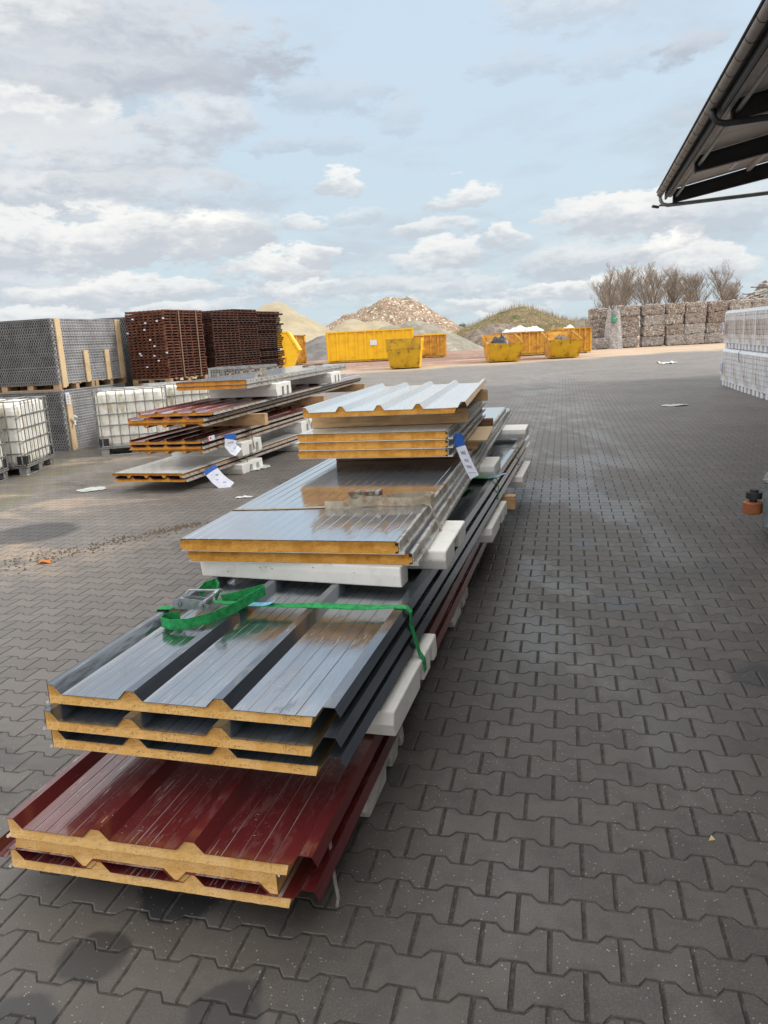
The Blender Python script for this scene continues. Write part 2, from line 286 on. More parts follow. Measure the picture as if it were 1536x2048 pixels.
def mound_mat():
    m, n, b = base_mat('grassy soil'); v = coords(n)
    col = n.mix(n.mr(n.noise(v, .5, 7, .65), .42, .58), (.085, .115, .032), (.24, .18, .11))
    col = n.mix(n.mr(n.noise(v, 1.4, 7, .7), .5, .64), col, (.36, .29, .19))
    n.put(b.inputs['Base Color'], col); b.inputs['Roughness'].default_value = .95
    n.put(b.inputs['Normal'], n.bump(n.noise(v, 5, 6, .7), 1, .2)); return m
MT['mound'] = mound_mat()
def soil_mat():
    m, n, b = base_mat('grey spoil'); v = coords(n)
    col = n.mix(n.mr(n.noise(n.vm('MULTIPLY', v, (1, 1, .5)), .9, 7, .7), .4, .62), (.16, .13, .11), (.32, .27, .23))
    n.put(b.inputs['Base Color'], col); b.inputs['Roughness'].default_value = .95
    n.put(b.inputs['Normal'], n.bump(n.noise(v, 2, 6, .7), 1, .3)); return m
MT['soil'] = soil_mat()

# pavers: double-T stones in rows, world coordinates
def paver_mat():
    m, n, b = base_mat('paver'); b.inputs['Specular IOR Level'].default_value = .5
    P = n.new('ShaderNodeNewGeometry').outputs['Position']
    s = n.new('ShaderNodeSeparateXYZ'); n.l.new(P, s.inputs[0]); X, Y = s.outputs[0], s.outputs[1]
    wn = n.noise(P, 9, 2); wob = n.m('MULTIPLY', n.m('SUBTRACT', wn, .5), .006)
    c, sn = math.cos(.2369), math.sin(.2369)
    dX = n.m('ADD', n.m('SUBTRACT', X, 1.5899), wob); dY = n.m('ADD', n.m('SUBTRACT', Y, 6.7377), wob)
    U = n.m('DIVIDE', n.m('SUBTRACT', n.m('MULTIPLY', dX, c), n.m('MULTIPLY', dY, sn)), .2)
    V = n.m('ADD', n.m('DIVIDE', n.m('ADD', n.m('MULTIPLY', dX, sn), n.m('MULTIPLY', dY, c)), .139), .5)
    nb = n.m('ROUND', V)                                   # nearest boundary, rows nb-1 | nb
    par = n.m('MULTIPLY', n.m('FLOORED_MODULO', n.m('SUBTRACT', nb, 1), 2), .5)
    ph = n.m('FRACT', n.m('SUBTRACT', U, par)); ph = n.m('ABSOLUTE', n.m('SUBTRACT', ph, .5))   # .5 at own joint, 0 between
    T = n.m('SUBTRACT', n.mr(ph, .19, .31, 0, 2, False), 1)
    e = n.m('SUBTRACT', n.m('SUBTRACT', V, nb), n.m('MULTIPLY', T, .105))
    up_ = n.m('GREATER_THAN', e, 0); row = n.m('SUBTRACT', nb, n.m('SUBTRACT', 1, up_))
    d1 = n.m('MULTIPLY', n.m('ABSOLUTE', e), .139)
    rp = n.m('MULTIPLY', n.m('FLOORED_MODULO', row, 2), .5)
    us = n.m('SUBTRACT', U, rp); colm = n.m('FLOOR', us); fr = n.m('SUBTRACT', us, colm)
    d2 = n.m('MULTIPLY', n.m('MINIMUM', fr, n.m('SUBTRACT', 1, fr)), .2)
    d2 = n.m('SUBTRACT', d2, .0012)
    d = n.m('MINIMUM', d1, d2)
    d = n.m('ADD', d, n.m('MULTIPLY', n.m('SUBTRACT', n.noise(P, 75, 3, .7), .5), .0045))
    joint = n.mr(d, .0040, .0012)
    cb = n.new('ShaderNodeCombineXYZ'); n.put(cb.inputs[0], row); n.put(cb.inputs[1], colm)
    wn_ = n.new('ShaderNodeTexWhiteNoise'); wn_.noise_dimensions = '2D'; n.l.new(cb.outputs[0], wn_.inputs['Vector']); rnd = wn_.outputs[0]
    fine = n.noise(P, 160, 3, .7); mid = n.noise(P, 12, 6, .7); large = n.noise(P, .55, 6, .65); l2 = n.noise(n.vm('ADD', P, (31, 7, 0)), .23, 5, .6)
    col = n.mix(rnd, (.042, .039, .037), (.076, .069, .064))
    col = n.mix(n.mr(fine, .42, .66, 0, .6), col, (.125, .112, .10))
    col = n.mix(n.mr(mid, .42, .66, 0, .45), col, (.036, .035, .036))
    far = n.mr(Y, 4, 19); left = n.mr(X, .5, -2.5)
    dry = n.m('MULTIPLY', n.m('MAXIMUM', n.m('MULTIPLY', far, .78), n.m('MULTIPLY', left, .62)), n.mr(large, .25, .6, .55, 1))  # far sheen and brighter left side painted in as paler stone
    col = n.mix(dry, col, n.mix(rnd, (.215, .195, .182), (.262, .238, .22)))
    # moss and sand that has drifted onto the stones at the left and on the far edge
    sandm = n.m('MULTIPLY', n.mr(n.noise(n.vm('MULTIPLY', P, (.6, 1.2, 1)), .75, 7, .7, .6), .50, .60), n.m('MULTIPLY', n.mr(X, -1.6, -3.4), n.mr(Y, 4.6, 6.5)))
    col = n.mix(n.m('MULTIPLY', sandm, .7), col, (.36, .28, .21))
    green = n.m('MULTIPLY', n.mr(n.noise(P, 1.1, 7, .7), .48, .6), n.m('MULTIPLY', n.mr(X, -2.4, -4.5), n.mr(Y, 8.2, 9.6)))
    col = n.mix(n.m('MULTIPLY', green, .55), col, (.115, .115, .045))
    edge = n.m('MULTIPLY', n.mr(n.m('ADD', n.m('SUBTRACT', n.m('SUBTRACT', Y, 44.5), n.m('MULTIPLY', X, .34)), n.m('MULTIPLY', n.m('SUBTRACT', n.noise(P, .35, 6), .5), 9)), -4.5, 0), .85)
    col = n.mix(edge, col, (.52, .42, .31))
    # oil and water stains
    st = n.mr(n.noise(n.vm('ADD', P, (5.3, 1.7, 0)), .95, 5, .6, .5), .60, .66)
    blobs = None
    for (bx, by, br) in ((-.74, 2.2, .17), (-.94, 1.94, .11), (-1.07, 1.70, .13), (-.50, 1.72, .12), (1.51, 4.71, .17), (1.83, 3.55, .15), (1.68, 6.15, .14), (2.75, 2.35, .12), (-3.6, 7.6, .5), (-4.6, 7.0, .35)):
        dd = n.vm('DISTANCE', n.vm('ADD', n.vm('MULTIPLY', P, (1, 1, 0)), n.vm('MULTIPLY', n.vm('SUBTRACT', n.noise(P, 5, 4, out=1), (.5, .5, .5)), (.14, .14, 0))), (bx, by, 0), out=1)
        mk = n.mr(dd, br, br * .75); blobs = mk if blobs is None else n.m('MAXIMUM', blobs, mk)
    stain = n.m('MAXIMUM', blobs, n.m('MULTIPLY', st, .55))
    col = n.mix(n.m('MULTIPLY', stain, .75), col, (.021, .023, .029))
    speck = n.m('MULTIPLY', n.mr(n.vor(P, 48), .15, .08), n.mr(n.noise(P, 3, 3), .38, .6))
    col = n.mix(n.m('MULTIPLY', speck, .75), col, (.46, .43, .37))
    col = n.mix(n.m('MULTIPLY', joint, .8), col, n.mix(n.mr(n.noise(P, 30, 3), .45, .6), (.024, .021, .019), (.075, .062, .050)))
    n.put(b.inputs['Base Color'], col)
    track = n.m('MULTIPLY', n.mr(n.noise(n.vm('MULTIPLY', P, (1.4, .5, 1)), 1.1, 5, .6), .45, .60), n.mr(n.m('ABSOLUTE', n.m('SUBTRACT', X, n.m('ADD', n.m('MULTIPLY', Y, .2), .4))), 1.6, .4))
    rough = n.mix(track, (.55, .55, .55), (.33, .33, .33)); rough = n.mix(stain, rough, (.40, .40, .40)); rough = n.mix(joint, rough, (.95, .95, .95))
    n.put(b.inputs['Roughness'], rough)
    hgt = n.m('ADD', n.m('ADD', n.mr(d, .001, .008), n.m('MULTIPLY', fine, .10)), n.m('MULTIPLY', rnd, .10))
    n.put(b.inputs['Normal'], n.bump(hgt, .75, .006)); return m
MT['paver'] = paver_mat()
def dirt_mat():
    m, n, b = base_mat('dirt'); P = n.new('ShaderNodeNewGeometry').outputs['Position']
    s = n.new('ShaderNodeSeparateXYZ'); n.l.new(P, s.inputs[0])
    col = n.mix(n.mr(n.noise(n.vm('MULTIPLY', P, (.5, 1, 1)), .22, 8, .7), .42, .6), (.34, .225, .175), (.25, .165, .135))
    col = n.mix(n.mr(n.noise(n.vm('MULTIPLY', P, (.5, 1, 1)), .5, 8, .75), .54, .62, 0, .8), col, (.60, .52, .46))
    col = n.mix(n.mr(n.noise(P, .9, 8, .75), .52, .66, 0, .7), col, (.14, .10, .085))
    tanm = n.m('MAXIMUM', n.mr(s.outputs[0], 10, 16), n.m('MULTIPLY', n.mr(s.outputs[1], 52, 46), .8))
    col = n.mix(n.m('MULTIPLY', tanm, .85), col, n.mix(n.mr(n.noise(n.vm('MULTIPLY', P, (.3, 1, 1)), .5, 6), .4, .62), (.56, .44, .33), (.46, .36, .27)))
    col = n.mix(n.mr(s.outputs[1], 130, 190), col, (.10, .10, .06))
    n.put(b.inputs['Base Color'], col); b.inputs['Roughness'].default_value = .95; b.inputs['Specular IOR Level'].default_value = .1
    n.put(b.inputs['Normal'], n.bump(n.noise(P, 3, 6, .7), .8, .06)); return m
MT['dirt'] = dirt_mat()

# ------------------------------------------------------------------ mesh helpers
class MB:
    def __init__(s): s.v = []; s.f = []; s.mi = []
    def add(s, vs, fs, mi=0):
        o = len(s.v); s.v += [tuple(p) for p in vs]; s.f += [tuple(i + o for i in f) for f in fs]; s.mi += [mi] * len(fs); return s
    def box(s, x0, x1, y0, y1, z0, z1, mi=0):
        return s.add([(x0,y0,z0),(x1,y0,z0),(x1,y1,z0),(x0,y1,z0),(x0,y0,z1),(x1,y0,z1),(x1,y1,z1),(x0,y1,z1)],
                     [(0,3,2,1),(4,5,6,7),(0,1,5,4),(1,2,6,5),(2,3,7,6),(3,0,4,7)], mi)
    def hexa(s, p, mi=0):   # 8 points, bottom ring then top ring
        return s.add(p, [(0,3,2,1),(4,5,6,7),(0,1,5,4),(1,2,6,5),(2,3,7,6),(3,0,4,7)], mi)
    def obox(s, c, ux, hx, hy, hz, tilt=None, mi=0):  # box with axis direction ux
        ux = Vector(ux).normalized(); uy = Vector((0, 0, 1)).cross(ux)
        if uy.length < 1e-4: uy = Vector((0, 1, 0))
        uy.normalize(); uz = ux.cross(uy); c = Vector(c)
        ps = [c + ux * a * hx + uy * b * hy + uz * d * hz for d in (-1, 1) for a, b in ((-1,-1),(1,-1),(1,1),(-1,1))]
        return s.hexa(ps, mi)
    def prism(s, poly, axis, a0, a1, mi=0):
        n = len(poly); f = (lambda p, a: (p[0], a, p[1])) if axis == 'y' else ((lambda p, a: (a, p[0], p[1])) if axis == 'x' else (lambda p, a: (p[0], p[1], a)))
        vs = [f(p, a0) for p in poly] + [f(p, a1) for p in poly]
        fs = [(i, (i + 1) % n, (i + 1) % n + n, i + n) for i in range(n)] + [tuple(range(n))[::-1], tuple(range(n, 2 * n))]
        return s.add(vs, fs, mi)
    def tube(s, pts, r, n=8, mi=0, close=False, r1=None):
        pts = [Vector(p) for p in pts]; m = len(pts); vs = []; prev = None
        for i, p in enumerate(pts):
            a = pts[(i - 1) % m] if (i or close) else p; b = pts[(i + 1) % m] if (i < m - 1 or close) else p
            t = (b - a).normalized()
            u = (prev - t * prev.dot(t)) if prev is not None else (Vector((0, 0, 1)).cross(t) if abs(t.z) < .9 else Vector((1, 0, 0)).cross(t))
            if u.length < 1e-6: u = t.orthogonal()
            u.normalize(); prev = u; v = t.cross(u)
            rr = r if r1 is None else r + (r1 - r) * i / max(1, m - 1)
            vs += [p + (u * math.cos(2 * math.pi * j / n) + v * math.sin(2 * math.pi * j / n)) * rr for j in range(n)]
        fs = []
        for i in range(m if close else m - 1):
            i2 = (i + 1) % m
            fs += [(i * n + j, i * n + (j + 1) % n, i2 * n + (j + 1) % n, i2 * n + j) for j in range(n)]
        if not close: fs += [tuple(range(n))[::-1], tuple(range((m - 1) * n, m * n))]
        return s.add(vs, fs, mi)
    def cyl(s, p0, p1, r, n=16, mi=0): return s.tube([p0, p1], r, n, mi)
    def ribbon(s, pts, wv, w, t=.002, mi=0):
        """strap along pts; wv = width direction (one or one per point)"""
        pts = [Vector(p) for p in pts]; m = len(pts); vs = []
        for i, p in enumerate(pts):
            tg = (pts[min(i + 1, m - 1)] - pts[max(i - 1, 0)]).normalized()
            wd = Vector(wv[i] if isinstance(wv, list) else wv); wd = (wd - tg * wd.dot(tg)).normalized(); nn = tg.cross(wd)
            vs += [p + wd * w / 2 + nn * t / 2, p - wd * w / 2 + nn * t / 2, p - wd * w / 2 - nn * t / 2, p + wd * w / 2 - nn * t / 2]
        fs = [(i * 4 + j, i * 4 + (j + 1) % 4, i * 4 + 4 + (j + 1) % 4, i * 4 + 4 + j) for i in range(m - 1) for j in range(4)]
        fs += [(3, 2, 1, 0), tuple(range(4 * m - 4, 4 * m))]
        return s.add(vs, fs, mi)
    def xf(s, fn): s.v = [tuple(fn(Vector(p))) for p in s.v]; return s
    def build(s, name, mats, parent=None, smooth=False, bevel=0, fix=True):
        me = bpy.data.meshes.new(name); me.from_pydata(s.v, [], s.f)
        mats = mats if isinstance(mats, (list, tuple)) else [mats]
        for m in mats: me.materials.append(MT[m] if isinstance(m, str) else m)
        me.polygons.foreach_set('material_index', s.mi)
        if smooth: me.polygons.foreach_set('use_smooth', [True] * len(s.f))
        if fix:
            bm = bmesh.new(); bm.from_mesh(me); bmesh.ops.recalc_face_normals(bm, faces=bm.faces); bm.to_mesh(me); bm.free()
        o = bpy.data.objects.new(name, me); sc.collection.objects.link(o); o.parent = parent
        if bevel:
            b = o.modifiers.new('bevel', 'BEVEL'); b.width = bevel; b.segments = 2; b.limit_method = 'ANGLE'; b.angle_limit = R(40)
        return o
def tag(o, label=None, cat=None, group=None, kind=None):
    if label: o['label'] = label
    if cat: o['category'] = cat
    if group: o['group'] = group
    if kind: o['kind'] = kind
    return o
def thing(name, label, cat, loc=(0, 0, 0), az=0, group=None, tilt=(0, 0)):
    o = bpy.data.objects.new(name, None); sc.collection.objects.link(o); o.empty_display_size = .1
    o.location = loc; o.rotation_euler = (tilt[0], tilt[1], -R(az)); return tag(o, label, cat, group)
def copy_tree(o, parent=None):
    c = o.copy(); sc.collection.objects.link(c); c.parent = parent
    for ch in list(o.children): copy_tree(ch, c)
    return c
def place(o, mb_loc, az): o.location = mb_loc; o.rotation_euler = (0, 0, -R(az)); return o
def loc_of(org, az, x, y, z=0):
    a = R(az); return (org[0] + x * math.cos(a) + y * math.sin(a), org[1] - x * math.sin(a) + y * math.cos(a), z)

# ------------------------------------------------------------------ ground
mb = MB(); mb.add([(-900, -300, -.03), (900, -300, -.03), (900, 1500, -.03), (-900, 1500, -.03)], [(0, 1, 2, 3)])
tag(mb.build('ground', 'dirt'), kind='structure')
mb = MB(); poly = [(-60, -20), (60, -20), (60, 64), (22.8, 52.0), (16, 49.2), (8, 46.4), (-1.5, 43.0), (-14, 39.5), (-60, 26)]
mb.prism(poly, 'z', -.14, 0); tag(mb.build('pavement', 'paver'), kind='structure')

# ------------------------------------------------------------------ sandwich panels
def roof_prof(W, pitch, c, rh, tw, sl, ngroove=4):
    """upper profile points of the steel skin across the core, x from 0 to W"""
    P = [(0, c + rh), (tw * .75, c + rh), (tw * .75 + sl, c)]; x0 = tw * .75 + sl
    nr = int(round(W / pitch)); rib = [pitch * i for i in range(1, nr)] + [None]
    for r in rib:
        x1 = (r - tw / 2 - sl) if r else W - .012
        for g in range(ngroove):
            gx = x0 + (x1 - x0) * (g + 1) / (ngroove + 1); P += [(gx - .003, c), (gx - .001, c - .0014), (gx + .001, c - .0014), (gx + .003, c)]
        P.append((x1, c))
        if r: P += [(r - tw / 2, c + rh), (r + tw / 2, c + rh), (r + tw / 2 + sl, c)]; x0 = r + tw / 2 + sl
    return P
def strip_solid(mb, top, bot, y0, y1, ny=1, jit=0.0, mi=0):
    """solid between two polylines with equal count (x,z)"""
    n = len(top); ys = [y0 + (y1 - y0) * i / ny for i in range(ny + 1)]; vs = []
    for yi, y in enumerate(ys):
        for i in range(n):
            j = (random.uniform(-jit, jit) if yi == 0 else 0)
            vs.append((top[i][0], y + j, top[i][1])); vs.append((bot[i][0], y + j + (random.uniform(-jit, jit) * .5 if yi == 0 else 0), bot[i][1]))
    fs = []
    for yi in range(ny):
        a = yi * 2 * n; b = a + 2 * n
        for i in range(n - 1):
            fs += [(a + 2*i, a + 2*i + 2, b + 2*i + 2, b + 2*i), (a + 2*i + 1, b + 2*i + 1, b + 2*i + 3, a + 2*i + 3)]
        fs += [(a, b, b + 1, a + 1), (a + 2*n - 2, a + 2*n - 1, b + 2*n - 1, b + 2*n - 2)]
    for i in range(n - 1):
        fs += [(2*i, 2*i + 1, 2*i + 3, 2*i + 2)]; e = ny * 2 * n; fs += [(e + 2*i, e + 2*i + 2, e + 2*i + 3, e + 2*i + 1)]
    return mb.add(vs, fs, mi)
def resample(P, step):
    out = [P[0]]
    for a, b in zip(P, P[1:]):
        k_ = max(1, int(abs(b[0] - a[0]) / step))
        out += [(a[0] + (b[0] - a[0]) * i / k_, a[1] + (b[1] - a[1]) * i / k_) for i in range(1, k_ + 1)]
    return out
def roof_panel(label, loc, az, W, L, skin, foam, pitch=.333, c=.04, rh=.034, tw=.034, sl=.032, flip=False, lap=.10, group=None, back='white_sheet', tilt=(0, 0), grooves=4, lip_left=.014, tape=False, side=False):
    t = thing('sandwich_panel', label, 'roof panel', loc, az, group, tilt)
    P = roof_prof(W, pitch, c, rh, tw, sl, grooves); H = c + rh
    def fl(m): return m.xf(lambda p: Vector((W - p.x, p.y, H - p.z))) if flip else m
    top = resample(P, .014); cb = [(x, .0 + random.uniform(-.0008, .0008)) for x, z in top]
    top2 = [(x, z - .0022 + random.uniform(-.0012, .0)) for x, z in top]
    cb[-1] = (cb[-1][0] - .010, 0)
    fl(strip_solid(MB(), top2, cb, .004, L - .003, 1, .0006)).build('foam_core', foam, t)
    # steel skin with lap rib to the right
    S = list(P[:-1]) + [(W, c + .002), (W + sl * .8, H + .003), (W + sl * .8 + tw * 1.2, H + .003), (W + sl * .8 + tw * 1.2 + .016, H - .028), (W + sl * .8 + tw * 1.2 + .013, H - .032)]
    if not lap: S = list(P)
    bt = [(x, z - .0016) for x, z in S]
    fl(strip_solid(MB(), S, bt, -.002, L, 6)).build('top_sheet', skin, t)
    b = MB(); b.box(-lip_left * .3, W - .04, .007, L - .002, -.0022, -.0008)
    if lip_left: b.prism([(-lip_left, -.0008), (-lip_left + .001, .007), (-.006, .0), (-.006, -.0008)], 'y', 0, L)
    fl(b).build('bottom_sheet', back, t)
    if side: MB().box(W + .002, W + .030, .003, L - .004, .002, c * .45).box(W + .002, W + .012, .004, L - .005, c * .5, c - .004).build('edge_rail', 'edge', t)
    if tape: MB().box(-.0045, -.0012, .006, L, .004, H - .001).build('edge_tape', 'gasket', t)
    return t
def wall_panel(label, loc, az, W, L, skin, foam, c=.06, group=None, back='white_sheet', grooves=20, tilt=(0, 0), lip=.045, edge='edge'):
    t = thing('sandwich_panel', label, 'wall panel', loc, az, group, tilt)
    # foam cross-section with a tongue on the left and a groove on the right
    P = [(-.010, c * .30), (-.010, c * .72), (0, c * .85), (.006, c - .001)]
    top = resample([(0, c - .0042), (W, c - .0042)], .02); bot = [(x, .001 + random.uniform(-.0006, .0006)) for x, z in top]; top = [(x, z + random.uniform(-.0014, .0)) for x, z in top]
    m = strip_solid(MB(), top, bot, .003, L - .003, 1, .0006)
    m.prism([(0.001, c * .2), (-.012, c * .34), (-.012, c * .66), (.001, c * .8)], 'y', .004, L - .004)
    m.prism([(W - .001, c * .12), (W + .014, c * .20), (W + .014, c * .52), (W - .001, c * .62)], 'y', .004, L - .004)
    m.build('foam_core', foam, t)
    S = [(-.004, c - .012), (-.002, c + .0005)]
    for g in range(grooves):
        gx = W * (g + .5) / grooves; S += [(gx - .004, c + .0005), (gx - .0015, c - .0012), (gx + .0015, c - .0012), (gx + .004, c + .0005)]
    S += [(W + .004, c + .0005), (W + .006, c - .016)]
    strip_solid(MB(), S, [(x, z - .0014) for x, z in S], 0, L, 4).build('top_sheet', skin, t)
    b = MB(); b.box(-.006, W + lip, .0, L - .002, -.0018, -.0003); b.build('bottom_sheet', back, t)
    b = MB(); b.box(W + .016, W + lip, .002, L - .01, .0005, .006); b.box(W + .0155, W + .019, .012, L - .01, .0065, c * .9); b.box(W + lip - .0035, W + lip, .002, L - .01, .0065, c * .32); b.box(W + .0045, W + .0150, .014, L - .01, c * .80, c * .9)
    b.build('edge_rail', edge, t)
    return t
def foam_support(label, loc, az, W=1.06, L=.62, h=.1, mat='eps', group=None, arches=((.30, .40), (.50, .57)), nose=.03, ah=.68):
    """moulded polystyrene spacer: a bar under the full width whose side shows legs and arches"""
    yz = [(nose, 0)]
    for a, b in arches: yz += [(a * L / .62, 0), (a * L / .62 + .012, h * ah), (b * L / .62 - .012, h * ah), (b * L / .62, 0)]
    yz += [(L - .012, 0), (L, .03), (L - .015, h), (nose * .4, h), (0, h * .55)]
    m = MB().prism(yz, 'x', 0, W)
    o = m.build('foam_support', mat, bevel=.008); place(o, loc, az); return tag(o, label, 'foam block', group)
def timber(label, loc, az, lx, ly, lz, mat='wood', group=None):
    o = MB().box(0, lx, 0, ly, 0, lz).build('timber_beam', mat, bevel=.003); place(o, loc, az); return tag(o, label, 'timber', group)

# ---- main stack, lowest pack: wine red roof panels
RO, RA = (-1.303, 2.241), 15.2
gR = 'wine red roof panels of the near stack'
roof_panel('lowest wine red roof panel, ribs up, at the bottom of the near stack', loc_of(RO, RA, 0, 0, .095), RA, 1.01, 5.95, 'red', 'foam_fresh', group=gR)
roof_panel('upturned roof panel with white back, nested between two wine red panels', loc_of(RO, RA, .006, .004, .132), RA, .948, 5.9, 'red', 'foam_fresh', flip=True, group=gR)
roof_panel('uppermost wine red roof panel with wet glossy ribs, under the anthracite panels', loc_of(RO, RA, .012, -.0, .2095), RA, 1.0, 5.95, 'red', 'foam_fresh', c=.042, group=gR)
gE = 'white foam spacers of the near stack'
for i, (y, lb) in enumerate(((.56, 'rounded grey white foam block under the wine red panels, nearest the open end'), (2.5, 'foam block on the ground halfway under the wine red panels'), (4.6, 'foam block on the ground under the far end of the wine red panels'))):
    foam_support(lb, loc_of(RO, RA, .02, y, .0), RA, 1.05, .62, .0945, 'eps_grey', gE, nose=.05)
# ---- anthracite roof panels
AO, AA = (-1.205, 2.449), 16.0
gA = 'anthracite roof panels of the near stack'
for i, (lb, dx, dy) in enumerate((('lowest of the three anthracite roof panels in the near stack', .0, 0), ('middle one of the three anthracite roof panels in the near stack', -.008, -.01), ('top anthracite roof panel with scratched film, under the green ratchet strap', -.022, .04))):
    roof_panel(lb, loc_of(AO, AA, dx, dy, .413 + .0735 * i), AA, 1.005, 7.05, 'anth', 'foam_aged', group=gA, tape=True)
foam_support('white foam block between red and anthracite panels, under the green strap', loc_of(AO, AA, .03, .45, .3), AA, 1.09, .80, .1115, 'eps', gE, arches=((.34, .40), (.50, .56)))
foam_support('white foam block between red and anthracite panels, beside the timber end', loc_of(AO, AA, .03, 3.2, .3), AA, 1.09, .95, .1115, 'eps', gE)
foam_support('white foam block under the far end of the anthracite panels', loc_of(AO, AA, .05, 5.2, .3), AA, 1.10, .95, .1115, 'eps', gE)
timber('squared timber whose sawn end sticks out below the anthracite panels', loc_of(AO, AA, .1, 4.3, .3), AA, 1.07, .10, .1115)
# ---- spacers and grey wall panels
gG = 'flat grey wall panels of the near stack'
m = MB().prism([(.0, .0), (.10, 0), (.105, .09), (.09, .1015), (-.012, .1015), (-.010, .06)], 'x', 0, 1.06)
o = m.build('foam_support', 'eps', bevel=.007); place(o, loc_of(AO, AA, -.085, 1.28, .6335), 19.5); tag(o, 'long white foam bar facing the camera under the flat grey panels', 'foam block', gE)
foam_support('white foam block with an arch, under the grey panels and the beige strap', loc_of(AO, AA, -.02, 1.46, .6335), 15, 1.15, .66, .1015, 'eps', gE, arches=((.24, .42),), ah=.82)
foam_support('white foam block under the middle of the flat grey panels', loc_of(AO, AA, .0, 3.9, .6335), 15, 1.05, .5, .1015, 'eps', gE)
foam_support('white foam block under the far white end of the flat grey panels', loc_of(AO, AA, .0, 6.2, .6335), 15, 1.09, .5, .1015, 'eps', gE)
GO, GA = (-.993, 3.601), 14.2
wall_panel('lower flat grey wall panel, its dark skin showing at the side', loc_of(GO, GA, .02, .03, .7365), 13.6, 1.10, 6.75, 'anthflat', 'foam_orange', group=gG)
wall_panel('upper flat grey wall panel, mirror bright, carrying the beige strap', loc_of(GO, GA, 0, 0, .7985), 13.9, 1.065, 6.3, 'flatgrey', 'foam_orange', group=gG, grooves=18)
# ---- three stacked white panels on timbers
TO, TA = (-.575, 5.33), 13.0
timber('brown timber under the three white topped panels, near end', loc_of(TO, TA, .12, .50, .8605), 9, .98, .10, .10, 'woodd')
timber('brown timber under the three white topped panels, far end', loc_of(TO, TA, .1, 2.2, .8605), 10, 1.08, .10, .10, 'woodd')
MB_ = MB().box(0, .95, 0, .9, 0, .012); o = MB_.build('wooden_board', 'plank'); place(o, loc_of(TO, TA, .28, .95, .926), 12); tag(o, 'short pale boards sticking out below the white topped panels', 'board')
timber('short timber block propping the pale boards', loc_of(TO, TA, .9, 1.0, .8605), 12, .25, .12, .0645, 'wood')
gT = 'white topped wall panels on the near stack'
for i, lb in enumerate(('bottom one of the three orange cored white topped panels', 'middle one of the three orange cored white topped panels', 'top one of the three orange cored panels, under a timber beam')):
    wall_panel(lb, loc_of(TO, TA, .0 - .0 * i, .0 + .012 * i, .962 + .0575 * i), TA, 1.035, 2.55, 'white_sheet', 'foam_orange', c=.0555, group=gT, grooves=10, lip=.05)
timber('long timber beam at the front between the ribbed white sheet and the panels', loc_of(TO, TA, .0, .34, 1.1355), 7, 1.15, .07, .105, 'wood')
timber('timber beam at the rear under the ribbed white sheet', loc_of(TO, TA, .02, 2.15, 1.1355), 7, 1.12, .07, .105, 'wood')
roof_panel('ribbed light blue white roof panel on the very top of the near stack', (-.53, 5.36, 1.244), 10.5, 1.08, 3.15, 'lightsteel', 'foam_orange', pitch=.27, c=.036, rh=.036, tw=.024, sl=.026, grooves=2, lip_left=0, tilt=(R(-.6), 0))

# ---- straps on the near stack
def A3(x, y, z): return Vector(loc_of(AO, AA, x, y, z))
t = thing('ratchet_strap', 'bright green ratchet strap across the anthracite roof panels', 'strap', loc_of(AO, AA, .1, .8, .63))
inv = t.matrix_basis.inverted()
def L3(o_, x, y, z): return Vector(loc_of(AO, AA, x, y, z)) - Vector(t.location)
ay = Vector((math.sin(R(AA)), math.cos(R(AA)), 0)); ax = Vector((math.cos(R(AA)), -math.sin(R(AA)), 0))
m = MB()
pth = [(-.055, .80, .45), (-.05, .80, .60), (-.035, .80, .640), (.02, .80, .6415), (.06, .81, .655), (.16, .83, .668), (.30, .87, .652), (.36, .89, .642), (.50, .90, .640), (.66, .92, .641), (.72, .92, .6415), (.85, .94, .634), (1.0, .95, .640), (1.06, .95, .640), (1.078, .95, .62), (1.075, .95, .56), (1.088, .96, .50), (1.105, .96, .43), (1.125, .96, .40), (1.128, .96, .35)]
m.ribbon([L3(0, *p) for p in pth], [ay] * 9 + [(ay + Vector((0, 0, .25)))] * 3 + [ay] * 8, .040, .003)
# loose loops of webbing standing on edge beside the ratchet
loop = [(.10, .74, .632), (.05, .70, .632), (.06, .655, .634), (.12, .625, .636), (.20, .64, .640), (.28, .70, .650), (.34, .80, .662), (.38, .90, .676), (.405, .96, .684), (.39, .99, .682), (.30, .93, .668), (.22, .90, .655)]
m.ribbon([L3(0, *p) for p in loop], Vector((0, 0, 1)), .045, .003)
loop = [(.20, .88, .668), (.17, .98, .684), (.13, 1.02, .69), (.10, .98, .685), (.10, .92, .675)]
m.ribbon([L3(0, *p) for p in loop], Vector((0, 0, 1)), .045, .003)
m.ribbon([L3(0, *p) for p in [(.22, .96, .64), (.25, 1.04, .626), (.27, 1.14, .613), (.28, 1.20, .609)]], ax, .045, .003)
m.build('webbing', 'green', t)
m = MB()
for zz in (.012, -.020):   # two side plates of the ratchet
    pl_ = [(.045, .665), (.052, .69), (.075, .70), (.165, .695), (.215, .685), (.225, .67), (.21, .652), (.12, .648), (.06, .650)]
    pts = [L3(0, x, .80 + zz * 1.3, z) for x, z in pl_]; pts2 = [L3(0, x, .803 + zz * 1.3, z) for x, z in pl_]
    n_ = len(pl_); m.add(pts + pts2, [tuple(range(n_)), tuple(range(n_, 2 * n_))[::-1]] + [(i, (i + 1) % n_, (i + 1) % n_ + n_, i + n_) for i in range(n_)])
for x, z, r in ((.075, .675, .018), (.185, .668, .016), (.21, .685, .009)): m.cyl(L3(0, x, .765, z), L3(0, x, .825, z), r, 14); m.cyl(L3(0, x, .760, z), L3(0, x, .766, z), r * .5, 10)
m.build('ratchet', 'zinc', t)
